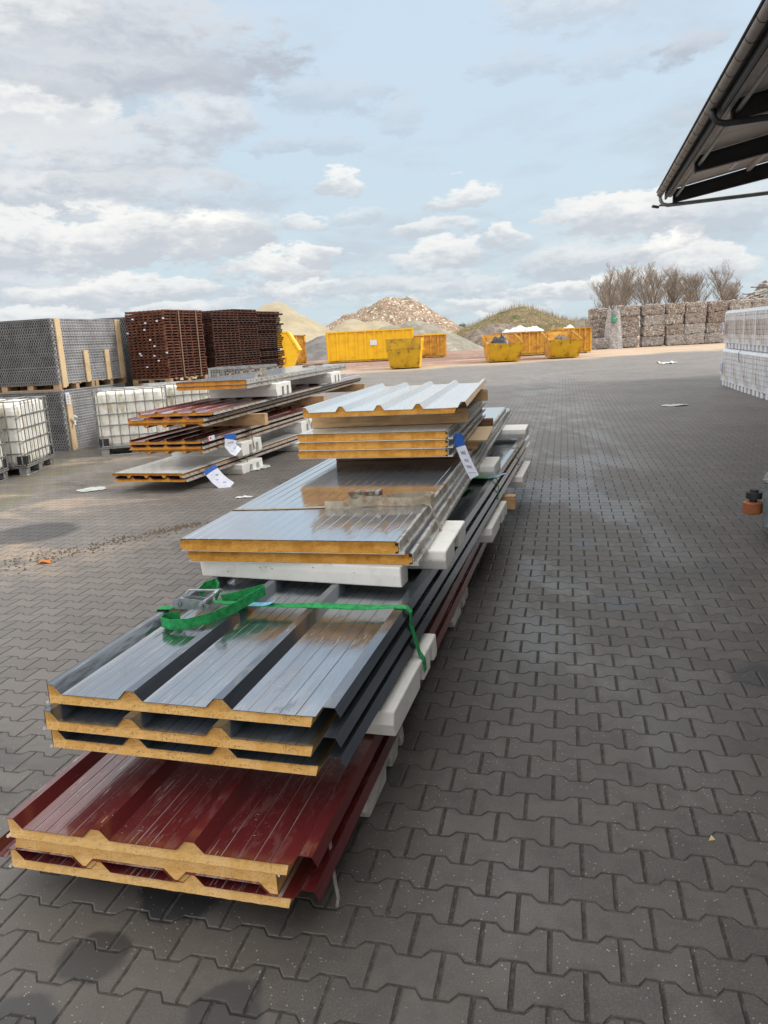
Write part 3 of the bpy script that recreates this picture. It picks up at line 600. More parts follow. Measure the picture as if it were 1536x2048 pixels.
m = MB(); m.tube([L3(0, *p) for p in [(.205, .775, .69), (.255, .775, .725), (.262, .80, .732), (.255, .825, .725), (.10, .84, .715), (.085, .83, .70)]], .005, 8)
m.tube([L3(0, *p) for p in [(.255, .772, .724), (.262, .80, .732), (.256, .828, .724)]], .009, 10); m.build('handle', 'zinc', t)
m = MB(); m.ribbon([L3(0, *p) for p in [(.335, .88, .6465), (.37, .89, .644), (.43, .90, .643), (.455, .905, .648), (.475, .91, .660)]], ay, .044, .0015); m.build('label_tab', 'paleblue', t)

def Gp(x, y, z): return loc_of(GO, GA, x, y, z)
t = thing('ratchet_strap', 'beige lashing strap with rusty ratchet lying on the flat grey panels', 'strap', Gp(.6, .8, .86))
def Lg(x, y, z): return Vector(Gp(x, y, z)) - Vector(t.location)
gy = Vector((math.sin(R(GA)), math.cos(R(GA)), 0)); gx = Vector((math.cos(R(GA)), -math.sin(R(GA)), 0)); m = MB()
m.ribbon([Lg(*p) for p in [(-.018, .60, .74), (-.016, .61, .855), (0, .62, .8625), (.25, .64, .8625), (.5, .68, .863), (.62, .70, .872)]], gy, .030, .002)
m.ribbon([Lg(*p) for p in [(.52, .67, .878), (.56, .66, .876), (.66, .67, .880), (.78, .72, .890), (.90, .80, .895), (1.02, .86, .892), (1.08, .88, .890), (1.105, .84, .887), (1.09, .79, .884), (1.0, .74, .884), (.90, .72, .884), (.80, .74, .886), (.70, .76, .890), (.63, .80, .893), (.64, .86, .893)]], Vector((0, 0, 1)), .046, .0025)
m.ribbon([Lg(*p) for p in [(1.03, .78, .868), (1.09, .76, .862), (1.115, .74, .83), (1.13, .72, .79), (1.165, .68, .74), (1.17, .64, .71)]], [gy] * 6, .026, .002)
m.build('webbing', 'beige', t)
m = MB(); c0 = Lg(.72, .80, .892)
c0 = c0 + Vector((0, 0, .022)); m.obox(c0, gx + gy * .1, .095, .026, .017); m.obox(c0 + Vector((0, 0, .014)), gx + gy * .1, .055, .030, .006); m.build('ratchet', 'rustbuckle', t, bevel=.004)
m = MB(); m.cyl(c0 + gx * .075 - gy * .03 + Vector((0, 0, .01)), c0 + gx * .08 + gy * .03 + Vector((0, 0, .012)), .012, 12); m.build('handle', 'zinc', t)

def thin_strap(label, pts, wv, w, mat, name='packing_strap', group=None):
    m = MB().ribbon(pts, wv, w, .0015); o = m.build(name, mat); return tag(o, label, 'strap', group)
Rp = lambda x, y, z: loc_of(RO, RA, x, y, z)
thin_strap('loose pale packing strap hanging beside the wine red panels to the ground', [Rp(1.06, .20, .21), Rp(1.065, .19, .15), Rp(1.068, .19, .11), Rp(1.078, .175, .06), Rp(1.09, .16, .02), Rp(1.09, .14, .002)], (math.cos(R(60)), math.sin(R(60)), 0), .014, 'string')
thin_strap('dark green strap tied round the anthracite panels near their far end', [A3(.80, 5.55, .648), A3(1.0, 5.55, .643), A3(1.078, 5.55, .642), A3(1.085, 5.55, .55), A3(1.08, 5.55, .40), A3(1.10, 5.55, .33)], ay, .03, 'dgreen')
t = thing('ratchet_strap', 'crumpled green strap with blue tab over the middle of the anthracite panels', 'strap', A3(.97, 3.9, .62)); m = MB()
def La(x, y, z): return A3(x, y, z) - Vector(t.location)
m.ribbon([La(*p) for p in [(.72, 3.5, .61), (.78, 3.45, .62), (.86, 3.55, .63), (.90, 3.7, .612)]], [ay + ax] * 4, .05, .002)
m.build('webbing', 'green', t); m = MB()
m.ribbon([La(*p) for p in [(.80, 3.95, .62), (.90, 3.9, .645), (1.0, 3.9, .642), (1.07, 3.9, .642), (1.085, 3.9, .56), (1.08, 3.9, .45), (1.085, 3.88, .33)]], ay, .03, .002)
m.build('webbing', 'green', t); m = MB()
m.ribbon([La(*p) for p in [(.78, 4.15, .61), (.86, 4.25, .63), (.93, 4.20, .612)]], ay, .05, .002); m.build('webbing', 'green', t)
m = MB(); m.ribbon([La(*p) for p in [(1.0, 3.88, .648), (1.06, 3.9, .655), (1.13, 4.0, .665)]], ay, .035, .0015); m.build('label_tab', 'paleblue', t)
def paper_tag(label, p0, u, dn, w, L, curl=.0, group='white price tags with blue header'):
    """hanging paper label: p0 top left, u width direction, dn list of points downwards (relative)"""
    t = thing('paper_tag', label, 'paper tag', p0, 0, group); u = Vector(u).normalized(); path = [Vector(p) for p in dn]
    c = [p + u * w / 2 for p in path]; seg = [(c[i], c[i + 1]) for i in range(len(c) - 1)]
    MB().ribbon(c[:2], u, w, .0012).build('header', 'blue', t); MB().ribbon(c[1:], u, w, .0012).build('sheet', 'paper', t)
    m = MB(); tot = c[1:]
    def at(f):
        k_ = f * (len(tot) - 1); i = min(int(k_), len(tot) - 2); return tot[i].lerp(tot[i + 1], k_ - i), (tot[i + 1] - tot[i]).normalized()
    random.seed(len(label) * 7 + 3)
    for f, n_, hh, ww in ((.18, 5, .13, .5), (.40, 4, .10, .42), (.60, 6, .11, .5), (.82, 14, .03, .75)):
        p, dr = at(f); nn = dr.cross(u).normalized(); nn = nn if nn.y < 0 else -nn
        for j in range(n_):
            x = (-ww / 2 + ww * (j + .5) / n_) * w; q = p + u * x + nn * .0015; cw = ww * w / n_ * .36; ch = hh * L * .32
            for (ox, oy, sx, sy) in ((-.7, 0, .3, 1), (.7 * random.choice((1, 0)), 0, .3, 1), (0, random.choice((-.8, 0, .8)), 1, .22), (0, random.choice((-.8, .8)), 1, .22)):
                a = q + u * ox * cw + dr * oy * ch; m.add([a - u * cw * sx - dr * ch * sy, a + u * cw * sx - dr * ch * sy, a + u * cw * sx + dr * ch * sy, a - u * cw * sx + dr * ch * sy], [(0, 1, 2, 3)])
    m.build('print', 'ink', t, fix=False); return t
Z = Vector((0, 0, 0))
p0 = Vector((.487, 5.17, 1.105))
paper_tag('long narrow tag with blue header hanging from the three orange cored panels', p0, (1, .25, -.10), [Z, (.022, -.02, -.085), (.05, -.05, -.165), (.078, -.075, -.235), (.105, -.09, -.29)], .072, .28)

# ---- left stack
gL = 'panels of the rear left stack'
def LP(i): return None
L1, A1 = (-3.44, 9.72), 17
kw = dict(pitch=.2575, c=.032, rh=.031, tw=.024, sl=.026, group=gL, lap=0, side=True)
roof_panel('lowest wine red panel of the left stack, ribs up under the white back', loc_of(L1, A1, 0, 0, .135), A1, 1.03, 4.6, 'red', 'foam_old', **kw)
roof_panel('white backed upturned panel on the lowest level of the left stack', loc_of(L1, A1, -.05, 0, .181), A1, 1.03, 4.6, 'red', 'foam_old', flip=True, **kw)
for y, nm in ((1.25, 'near'), (3.4, 'far')): foam_support('white arched foam block on the ground at the %s end of the left stack' % nm, loc_of(L1, A1, .05, y, 0), A1, 1.12, .68, .1345, 'eps', gE, arches=((.22, .32), (.42, .52)))
L2, A2 = (-3.27, 9.96), 14.5
hL2 = [(.440, True), (.5055, False), (.5715, False)]
lbs = ['lowest wine red panel of the tied bundle in the left stack', 'middle wine red panel of the tied bundle in the left stack', 'top wine red panel of the tied bundle, under the middle timbers of the left stack']
for (z, fp), lb in zip(hL2, lbs): roof_panel(lb, loc_of(L2, A2, random.uniform(-.01, .01), random.uniform(-.02, .02), z), A2, 1.03, 5.6, 'red', 'foam_old', flip=fp, **kw)
foam_support('white foam block on the white panel back at the near end of the left stack', loc_of(L2, A2, .0, 1.0, .2455), 16, 1.12, .68, .193, 'eps', gE, arches=((.22, .32), (.42, .52)))
foam_support('white foam block on the white panel back at the far end of the left stack', loc_of(L2, A2, .0, 3.5, .2455), 16, 1.10, .68, .193, 'eps', gE, arches=((.22, .32), (.42, .52)))
L3o, A3_ = (-3.16, 9.78), 12
timber('timber near the front of the left stack between its red bundles', loc_of(L3o, A3_, .2, 1.5, .6355), 14, 1.05, .12, .164)
timber('timber in the middle of the left stack between its red bundles', loc_of(L3o, A3_, .2, 4.6, .6355), 14, 1.05, .12, .164)
timber('timber at the far end of the left stack between its red bundles', loc_of(L3o, A3_, .2, 7.9, .6355), 12, 1.05, .12, .164)
for i, (z, dx, lb) in enumerate(((.800, -.06, 'lower of the two long wine red panels high in the left stack'), (.8655, -.05, 'second long wine red panel high in the left stack'), (.931, .05, 'uppermost long wine red panel with shiny ribs in the left stack'))):
    roof_panel(lb, loc_of(L3o, A3_, dx, .1 * (i == 2), z), A3_, 1.03, 8.75, 'red', 'foam_old', flip=(i == 0), **kw)
L4, A4 = (-2.83, 10.92), 12.6
foam_support('white foam block under the flat grey panels on top of the left stack, near end', loc_of(L4, A4, .05, .9, .9955), 13, 1.1, .68, .190, 'eps', gE, arches=((.22, .32), (.42, .52)))
foam_support('white foam block under the flat grey panels on top of the left stack, far end', loc_of(L4, A4, .05, 3.9, .9955), 13, 1.1, .68, .190, 'eps', gE, arches=((.22, .32), (.42, .52)))
wall_panel('lower flat grey panel on top of the left stack', loc_of(L4, A4, 0, 0, 1.186), A4, 1.03, 5.4, 'white_sheet', 'foam_old', c=.057, group=gL)
wall_panel('upper flat grey panel on top of the left stack, with a buckle on it', loc_of(L4, A4, 0, 0, 1.245), A4, 1.03, 5.4, 'greyplain', 'foam_old', c=.057, group=gL)
def lp(o, az, x, y, z): return Vector(loc_of(o, az, x, y, z))
ly = lambda az: Vector((math.sin(R(az)), math.cos(R(az)), 0))
thin_strap('brown strap round the tied red bundle of the left stack', [lp(L2, A2, .9, 1.35, .638), lp(L2, A2, 1.09, 1.35, .637), lp(L2, A2, 1.115, 1.35, .60), lp(L2, A2, 1.125, 1.35, .45), lp(L2, A2, 1.15, 1.35, .30)], ly(A2), .03, 'rope')
thin_strap('brown strap round the lowest panels of the left stack', [lp(L1, A1, .9, 1.5, .247), lp(L1, A1, 1.12, 1.5, .247), lp(L1, A1, 1.13, 1.5, .18), lp(L1, A1, 1.16, 1.5, .06)], ly(A1), .03, 'rope')
thin_strap('brown strap round the far part of the tied red bundle', [lp(L2, A2, .9, 3.8, .638), lp(L2, A2, 1.09, 3.8, .637), lp(L2, A2, 1.115, 3.8, .60), lp(L2, A2, 1.125, 3.8, .45), lp(L2, A2, 1.15, 3.8, .32)], ly(A2), .03, 'rope')
thin_strap('grey strap round the flat panels on top of the left stack', [lp(L4, A4, .5, 1.15, 1.306), lp(L4, A4, 1.04, 1.15, 1.306), lp(L4, A4, 1.085, 1.15, 1.26), lp(L4, A4, 1.10, 1.15, 1.15)], ly(A4), .03, 'string')
thin_strap('grey strap round the flat top panels at their far end', [lp(L4, A4, .5, 4.2, 1.306), lp(L4, A4, 1.04, 4.2, 1.306), lp(L4, A4, 1.085, 4.2, 1.26), lp(L4, A4, 1.10, 4.2, 1.15)], ly(A4), .03, 'rope')
t = thing('strap_buckle', 'rusty strap buckle with loose webbing on top of the left stack', 'buckle', lp(L4, A4, .93, .95, 1.306))
m = MB(); m.obox((0, 0, .02), (1, .2, .1), .07, .03, .014); m.ribbon([(.02, 0, .02), (.08, .02, .05), (.12, .03, .07)], (0, 1, 0), .04, .003); m.build('ratchet', 'rustbuckle', t, bevel=.003)
m = MB(); m.ribbon([(-.12, 0, .004), (-.05, -.03, .03), (.02, -.05, .03), (.08, -.02, .01)], (0, 0, 1), .04, .002); m.build('webbing', 'beige', t)
t = thing('strap_buckle', 'dark strap buckle at the far end of the top grey panels', 'buckle', lp(L4, A4, .6, 4.3, 1.306))
m = MB(); m.obox((0, 0, .02), (1, .2, .1), .12, .04, .015); m.obox((.2, 0, .03), (1, .1, 0), .08, .03, .02); m.build('ratchet', 'rustbuckle', t, bevel=.003)
paper_tag('crumpled tag with blue header on the tied red bundle of the left stack', lp(L2, A2, 1.14, .42, .625), (.75, .55, .05), [Z, (.01, -.01, -.075), (.0, -.03, -.15), (.04, -.02, -.21), (.10, -.03, -.25)], .17, .22)
paper_tag('flat tag with blue header hanging off the lowest panels of the left stack', lp(L1, A1, 1.10, .30, .245), (.85, .30, .10), [Z, (.03, -.01, -.05), (.10, -.03, -.14), (.18, -.05, -.21), (.26, -.07, -.26)], .18, .30)
for o_, a_, x, y, z, lb in ((L2, A2, 1.105, .05, .625, 'a'),):
    m = MB().box(0, .003, 0, .16, -.03, .03); m.box(-.0005, .0035, -.03, 0, -.03, .03, 1); m.box(.0031, .0036, .03, .07, -.012, .012, 2)
    o = m.build('sticker', ['paper', 'redprint', 'ink']); place(o, loc_of(o_, a_, x, y, z), a_); tag(o, 'red and white sticker on the edge of the tied red bundle', 'sticker')

# ------------------------------------------------------------------ IBC containers
def rrect(a, b, r, n=5):
    out = []
    for cx, cy, s0 in ((a - r, b - r, 0), (-a + r, b - r, 90), (-a + r, -b + r, 180), (a - r, -b + r, 270)):
        out += [(cx + r * math.cos(R(s0 + 90 * i / n)), cy + r * math.sin(R(s0 + 90 * i / n))) for i in range(n + 1)]
    return out
def make_ibc(label, plate=True):
    t = thing('liquid_container', label, 'IBC tank', (0, 0, 0), 0, 'caged white liquid containers on the left')
    a, b = .585, .485; ring = []
    base_r = rrect(a, b, .10, 6); per = []
    for i in range(len(base_r)):
        p, q = base_r[i], base_r[(i + 1) % len(base_r)]; d = math.dist(p, q); k_ = max(1, int(d / .03))
        per += [(p[0] + (q[0] - p[0]) * j / k_, p[1] + (q[1] - p[1]) * j / k_) for j in range(k_)]
    n = len(per); vs = []; zs = [(.15, .86), (.17, .94), (.21, .985), (.28, 1), (.5, 1.0), (.8, 1.0), (.98, 1), (1.04, .985), (1.08, .93), (1.10, .80), (1.105, .3)]
    for z, f in zs:
        for (x, y) in per:
            fl_ = 1 + (.006 * math.sin((x + y * 1.3) * 42) if .2 < z < 1.0 else 0)
            vs.append((x * f * fl_, y * f * fl_, z + .006 * math.sin(x * 9 + z * 5)))
    fs = [(i * n + j, i * n + (j + 1) % n, (i + 1) * n + (j + 1) % n, (i + 1) * n + j) for i in range(len(zs) - 1) for j in range(n)]
    fs += [tuple(range(n))[::-1], tuple(range((len(zs) - 1) * n, len(zs) * n))]
    mb = MB().add(vs, fs); mb.cyl((0, 0, 1.10), (0, 0, 1.135), .09, 20); mb.build('tank', 'tank', t, smooth=False)
    m = MB(); ca, cb_ = .60, .50
    for z in (.16, .34, .53, .72, .91, 1.12): m.tube([(x, y, z) for x, y in rrect(ca, cb_, .06, 4)], .0105, 6, close=True)
    for i in range(8): x = -ca + .06 + (2 * ca - .12) * i / 7; [m.tube([(x, s * (cb_ + .012), .15), (x, s * (cb_ + .012), 1.125)], .0095, 6) for s in (-1, 1)]
    for i in range(7): y = -cb_ + .06 + (2 * cb_ - .12) * i / 6; [m.tube([(s * (ca + .012), y, .15), (s * (ca + .012), y, 1.125)], .0095, 6) for s in (-1, 1)]
    for y in (-.18, .18): m.tube([(-ca, y, 1.13), (ca, y, 1.13)], .010, 6)
    m.build('cage', 'galv', t)
    m = MB()
    for x in (-.52, 0, .52):
        for y in (-.42, 0, .42): m.box(x - .07, x + .07, y - .06, y + .06, .012, .115)
    m.box(-.6, .6, -.5, .5, .115, .145); m.build('pallet_base', 'galv', t, bevel=.008)
    m = MB(); [m.tube([(x, y, .008) for x, y in rrect(.59, yy, .05, 3)], .009, 6, close=True) for yy in (.49,)]; m.box(-.59, .59, -.02, .02, .0005, .0118); m.build('skid', 'galv', t)
    for sx in (-1, 1):
        for sy in (-1, 1): MB().prism([(sx * .598, sy * .36), (sx * .598, sy * .498), (sx * .44, sy * .498), (sx * .44, sy * .489), (sx * .589, sy * .489), (sx * .589, sy * .36)], 'z', .152, .30).build('corner_guard', 'black', t)
    if plate: MB().box(-.25, .12, -.516, -.513, .45, .78).build('sign_plate', 'plate', t); MB().box(-.25, .12, -.5165, -.5135, .38, .449).build('sticker', 'feet', t)
    return t
ibc = make_ibc('caged white tank with grey plate, second from the left edge')
ibc.location = (-5.90, 12.05, 0); ibc.rotation_euler.z = R(-86)
c = copy_tree(ibc); c.location = (-6.06, 10.74, 0); c.rotation_euler.z = R(-88); c['label'] = 'caged white tank cut off by the left edge of the photo'
c = make_ibc('caged white tank with clean front, right beside the left panel stack', False); c.location = (-4.45, 13.92, 0); c.rotation_euler.z = R(16)
c2 = copy_tree(c); c2.location = (-3.95, 15.15, 0); c2.rotation_euler.z = R(20); c2['label'] = 'caged white tank mostly hidden behind the left panel stack'

# ------------------------------------------------------------------ stacks of plastic grids, rusty gratings
def pallet(label, loc, az, lx=1.2, ly=.8, mat='pallet', name='wooden_pallet', group='pallets between the stacked tiers'):
    t = thing(name, label, 'pallet', loc, az, group); m = MB()
    for i in range(3):
        for j in range(3):
            x = (lx - .13) * i / 2; y = (ly - .1) * j / 2; m.box(x, x + .13, y, y + .1, .022, .10)
    m.build('block', mat, t)
    m = MB(); [m.box(0, lx, (ly - .1) * j / 2, (ly - .1) * j / 2 + .1, 0, .0215) for j in range(3)]
    nb_ = int(ly / .16); [m.box(0, lx, (ly - .1) * j / (nb_ - 1), (ly - .1) * j / (nb_ - 1) + .1, .1005, .122) for j in range(nb_)]
    m.build('deck', mat, t); return t
def grid_stack(label, loc, az, lx, ly, h, px=.05, mat='grid_shaded', mat2='grid_lit', planks=(), group='stacks of grey plastic ground grids'):
    t = thing('grid_stack', label, 'plastic grids', loc, az, group)
    MB().box(.03, lx - .03, .03, ly - .03, .0, h - .02).build('shade_core', 'recess_shade', t)  # dark filler box, painted shade behind the grid holes
    def lattice(L_, z0, z1, p, put, m):
        nz_ = int((z1 - z0) / p); nx_ = int(L_ / p); pz_ = (z1 - z0) / nz_; pxx = L_ / nx_
        for j in range(nz_ + 1):
            seam = .020 if j % 6 == 0 else .013
            jj = random.uniform(-.003, .003); put(m, 0, L_, z0 + j * pz_ - seam * .6, z0 + j * pz_ + seam * .6, jj)
        for j in range(nz_):
            off = (j % 2) * pxx * .5; jj = random.uniform(-.006, .006)
            for i in range(nx_):
                x = i * pxx + off; put(m, x, x + pxx * .54, z0 + j * pz_, z0 + (j + 1) * pz_, jj - .004)
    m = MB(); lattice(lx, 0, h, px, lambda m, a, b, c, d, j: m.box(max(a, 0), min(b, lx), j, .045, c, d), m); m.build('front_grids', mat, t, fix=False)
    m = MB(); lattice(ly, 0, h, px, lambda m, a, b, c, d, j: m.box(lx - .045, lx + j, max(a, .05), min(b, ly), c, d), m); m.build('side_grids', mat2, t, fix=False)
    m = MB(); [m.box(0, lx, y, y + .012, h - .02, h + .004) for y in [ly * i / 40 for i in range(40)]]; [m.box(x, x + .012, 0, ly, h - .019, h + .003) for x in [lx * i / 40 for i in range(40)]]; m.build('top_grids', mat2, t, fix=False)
    for (y, z0, z1) in planks: MB().box(lx + .008, lx + .034, y, y + .09, z0, z1).build('plank', 'plank', t); 
    for (y, z0, z1) in planks: MB().box(lx + .009, lx + .030, y + .095, y + .15, z0 + .02, z1).build('plank', 'plank', t)
    return t
GZ = 14
gc = (-5.85, 14.25)     # corner nearest the camera
def gl(x, y, z): return loc_of(gc, GZ, x, y, z)
grid_stack('lower stack of plastic grids behind the white tanks', gl(-2.4, 0, .0), GZ, 2.4, 2.2, 1.12, planks=((.12, .0, 1.02),))
pallet('pale wooden pallet under the upper plastic grids, front part', gl(-1.25, .02, 1.128), GZ, 1.25, 1.1)
pallet('pale wooden pallet under the upper plastic grids, rear part', gl(-1.25, 1.16, 1.128), GZ, 1.25, 1.1)
pallet('wooden pallet under the upper plastic grids near the left edge', gl(-2.5, .02, 1.128), GZ, 1.2, 1.1)
grid_stack('upper stack of grey plastic grids with four pale planks, at the left edge', gl(-2.4, 0, 1.252), GZ, 2.4, 2.3, 1.16, planks=((.10, -.08, 1.17), (.85, -.02, .58), (1.55, -.02, .58), (2.05, -.02, 1.17)))
grid_stack('distant stack of plastic grids between the near grids and the rusty gratings', gl(-1.6, 3.1, 0), GZ, 1.7, 1.3, 2.50, px=.055, planks=((.3, 1.2, 2.5),))
t = thing('paper_tag', 'white notice taped to the lower grid stack above a plank', 'notice', gl(.045, .10, .86), GZ); MB().box(0, .002, 0, .11, 0, .22).build('sheet', 'paper', t)
m = MB(); [m.box(.0025, .003, .02, .09 - .01 * (i % 2), .03 + .028 * i, .042 + .028 * i) for i in range(6)]; m.build('print', 'ink', t)
m = MB(); m.tube([(0, 0, 0), (.02, .04, .05), (.05, 0, .09), (.03, -.04, .12)], .03, 7); m.tube([(0, .02, .02), (.03, -.02, -.06)], .02, 6); o = m.build('foil_scrap', 'film', bevel=.01); o.location = gl(.07, .2, .52); tag(o, 'tuft of white film caught on the plank of the lower grid stack', 'foil')
def grating_stack(label, loc, az, lx, ly, h, n, mat='rust', tags=0, ragged=.015, group='stacks of rusty steel gratings'):
    t = thing('grating_stack', label, 'steel gratings', loc, az, group)
    dz = h / n; m = MB(); m2 = MB()
    for k_ in range(n):
        z = k_ * dz; jx, jy = random.uniform(-ragged, ragged), random.uniform(-ragged, ragged)
        for i in range(7): y = jy + (ly - .03) * i / 6; m.box(jx, lx + jx, y, y + .03, z, z + dz * .45)
        for i in range(9): x = jx + (lx - .035) * i / 8; m.box(x, x + .035, jy - .01, ly + jy + .01, z + dz * .47, z + dz * .86)
    m.build('grating_layers', mat, t, fix=False)
    MB().box(.1, lx - .1, .1, ly - .1, .0, h - .05).build('shade_core', 'recess_shade', t)  # near-black box painted as the shade deep between the gratings
    for x in (.35, .8) if mat == 'rust' else ():
        MB().box(lx + .02, lx + .024, ly * x, ly * x + .03, -.02, h).build('strap', 'rope', t)
    if tags:
        for _ in range(tags): x = random.uniform(0, lx); z = random.uniform(.2, h - .05); MB().box(x, x + .05, -.035, -.03, z, z + .03).build('tag', 'paper', t)
    return t
bo = [((-4.25, 15.95), 22, 'nearest stack of rusty gratings with small white tags, beside the grey grids', 'rust', 14), ((-3.62, 17.6), 22, 'dark stack of rusty gratings, second behind the tagged one', 'rustdark', 0), ((-3.38, 19.0), 22, 'dark rusty grating stack just before the ragged last one', 'rustdark', 0), ((-3.05, 20.3), 24, 'last rusty grating stack with ragged bar ends, beside the yellow skip', 'rustdark', 0)]
for i, (p, az, lb, mt, tg) in enumerate(bo):
    lx = (.95, .9, .95, .9)[i]; ly_ = (1.35, 1.1, 1.1, 1.25)[i]
    grating_stack('lower tier below the ' + ('nearest tagged rusty stack', 'second rusty stack', 'third rusty stack', 'last rusty stack')[i], loc_of(p, az, -lx + .0, 0, .122), az, lx, ly_, .93, 15, 'rustdark')
    pallet('ground pallet below ' + ('the nearest', 'the second', 'the third', 'the last')[i] + ' rusty grating tower', loc_of(p, az, -lx, 0, 0), az, lx, ly_, 'pallet')
    pallet('pallet between the tiers of ' + ('the nearest', 'the second', 'the third', 'the last')[i] + ' rusty grating tower', loc_of(p, az, -lx, 0, 1.06), az, lx, ly_, 'pallet')
    grating_stack(lb, loc_of(p, az, -lx, 0, 1.186), az, lx, ly_, (1.38, 1.38, 1.46, 1.44)[i], (24, 24, 26, 28)[i], mt, tg, (.012, .02, .02, .06)[i])
# mesh cage box
t = thing('mesh_box', 'galvanised wire mesh box behind the left panel stack', 'mesh box', (-3.35, 15.6, 0), 8); m = MB(); lx, ly_, z0, z1 = 1.15, .8, .15, 1.36
for x in (0, lx):
    for y in (0, ly_): m.box(x - .025, x + .025, y - .025, y + .025, .0, z1)
for z in (z0, z1 - .04, .75): m.box(0, lx, -.015, .015, z, z + .04); m.box(0, lx, ly_ - .015, ly_ + .015, z, z + .04); m.box(-.015, .015, 0, ly_, z, z + .04); m.box(lx - .015, lx + .015, 0, ly_, z, z + .04)
m.build('frame', 'galv', t); m = MB()
for i in range(20): x = lx * i / 20; [m.box(x - .004, x + .004, y - .004, y + .004, z0, z1) for y in (0, ly_)]
for i in range(12): y = ly_ * i / 12; [m.box(x - .004, x + .004, y - .004, y + .004, z0, z1) for x in (0, lx)]
for z in [z0 + .06 * i for i in range(20)]: [m.box(0, lx, y - .003, y + .003, z, z + .006) for y in (0, ly_)]
m.build('wire_mesh', 'galv', t, fix=False); MB().box(.03, lx - .03, .03, ly_ - .03, .10, .149).build('floor_plate', 'galv', t)

# ------------------------------------------------------------------ yellow containers and skips
gY = 'yellow waste containers'
def rolloff(label, loc, az, L, W, H, mat, nb_=9, sign=True, rail='yellow'):
    t = thing('waste_container', label, 'container', loc, az, gY)
    m = MB(); w_ = .05   # walls, x along length, front wall facing -y
    m.box(0, L, 0, w_, .18, H - .1); m.box(0, L, W - w_, W, .18, H - .1); m.box(0, w_, w_, W - w_, .18, H - .1); m.box(L - w_, L, w_, W - w_, .18, H - .1); m.box(w_, L - w_, w_, W - w_, .2, .26); m.build('body', mat, t)
    m = MB()
    for y in (-.16, W - .03): m.box(-.03, L + .03, y, y + .19, H - .1, H)
    for x in (-.04, L - .04): m.box(x, x + .08, .031, W - .031, H - .098, H - .002)
    m.build('top_rail', rail, t)
    for i in range(nb_ + 1):
        x = .02 + (L - .14) * i / nb_; m = MB(); m.box(x, x + .12, -.15, -.001, .16, H - .101); m.build('rib', mat, t)
    for i in range(4): y = .1 + (W - .3) * i / 3; m = MB(); m.box(L + .001, L + .06, y, y + .1, .18, H - .101); m.box(-.06, -.001, y, y + .1, .18, H - .101); m.build('end_rib', mat, t)
    m = MB(); m.prism([(.0, .18), (.05, .05), (L - .05, .05), (L, .18)], 'y', .04, W - .04); m.build('underside', 'mustard', t)
    for x in (.35, L - .35):
        for y in (.3, W - .3): MB().cyl((x, y - .07, .11), (x, y + .07, .11), .11, 14).build('wheel', 'rustrim', t)
    if sign: MB().box(L * .5, L * .5 + .55, -.17, -.152, H * .52, H * .68).build('sign_plate', 'paper', t)
    return t
def skip(label, loc, az, W, H, D=3.2, mat='mustard', side='yellow', bt=.82, fill=None, low=1.0, rim='oldyellow'):  # mat holds the shade of the front wall in its colour
    """W across the camera, D away from it; bottom narrower in both directions; front wall may be lower"""
    t = thing('waste_skip', label, 'skip', loc, az, gY)
    w2, d2 = W / 2, D; b2 = w2 * bt; y0b, y1b = D * .10, D * .80; hf = H * low; th = .05; s_z = H * .68
    def pl4(m, a, b, c, d, n_):
        a, b, c, d = map(Vector, (a, b, c, d)); nn = (b - a).cross(c - a).normalized() * th
        m.hexa([a, b, b + nn, a + nn, d, c, c + nn, d + nn])
    m = MB(); pl4(m, (-b2, y0b, .05), (b2, y0b, .05), (w2, .02, min(hf, s_z)), (-w2, .02, min(hf, s_z)), 1)
    if hf > s_z: pl4(m, (-w2, .02, s_z), (w2, .02, s_z), (w2, 0, hf), (-w2, 0, hf), 1)
    m.box(-b2, b2, y0b, y1b, .03, .08); m.build('front_wall', mat, t)
    m = MB(); pl4(m, (b2, y1b, .05), (-b2, y1b, .05), (-w2, D, H), (w2, D, H), 1); m.build('rear_wall', side, t)
    for s in (1, -1):
        m = MB(); A, B, C_, D_ = (s * b2, y0b, .05), (s * b2, y1b, .05), (s * w2, D, H), (s * w2, 0, hf)
        if s < 0: A, B, C_, D_ = B, A, D_, C_
        pl4(m, A, B, C_, D_, 1)
        for i in range(3): y = D * (.25 + .22 * i); m.hexa([(s * b2, y, .1), (s * (b2 + .06), y, .1), (s * (b2 + .06), y + .1, .1), (s * b2, y + .1, .1), (s * (w2 - .02), y, H * .93), (s * (w2 + .06), y, H * .93), (s * (w2 + .06), y + .1, H * .93), (s * (w2 - .02), y + .1, H * .93)])
        m.build('side_wall', side, t)
    m = MB(); pts = [(-w2, 0, hf), (w2, 0, hf), (w2, D, H), (-w2, D, H)]; m.tube(pts, .05, 8, close=True)
    if hf > s_z: m.tube([(-w2 - .01, 0, s_z), (w2 + .01, 0, s_z)], .03, 6)
    m.build('rim', rim, t)
    for s in (1, -1): MB().cyl((s * (w2 - .02), D * .45, H * .62), (s * (w2 + .16), D * .45, H * .62), .05, 10).build('lifting_pin', side, t)
    return t
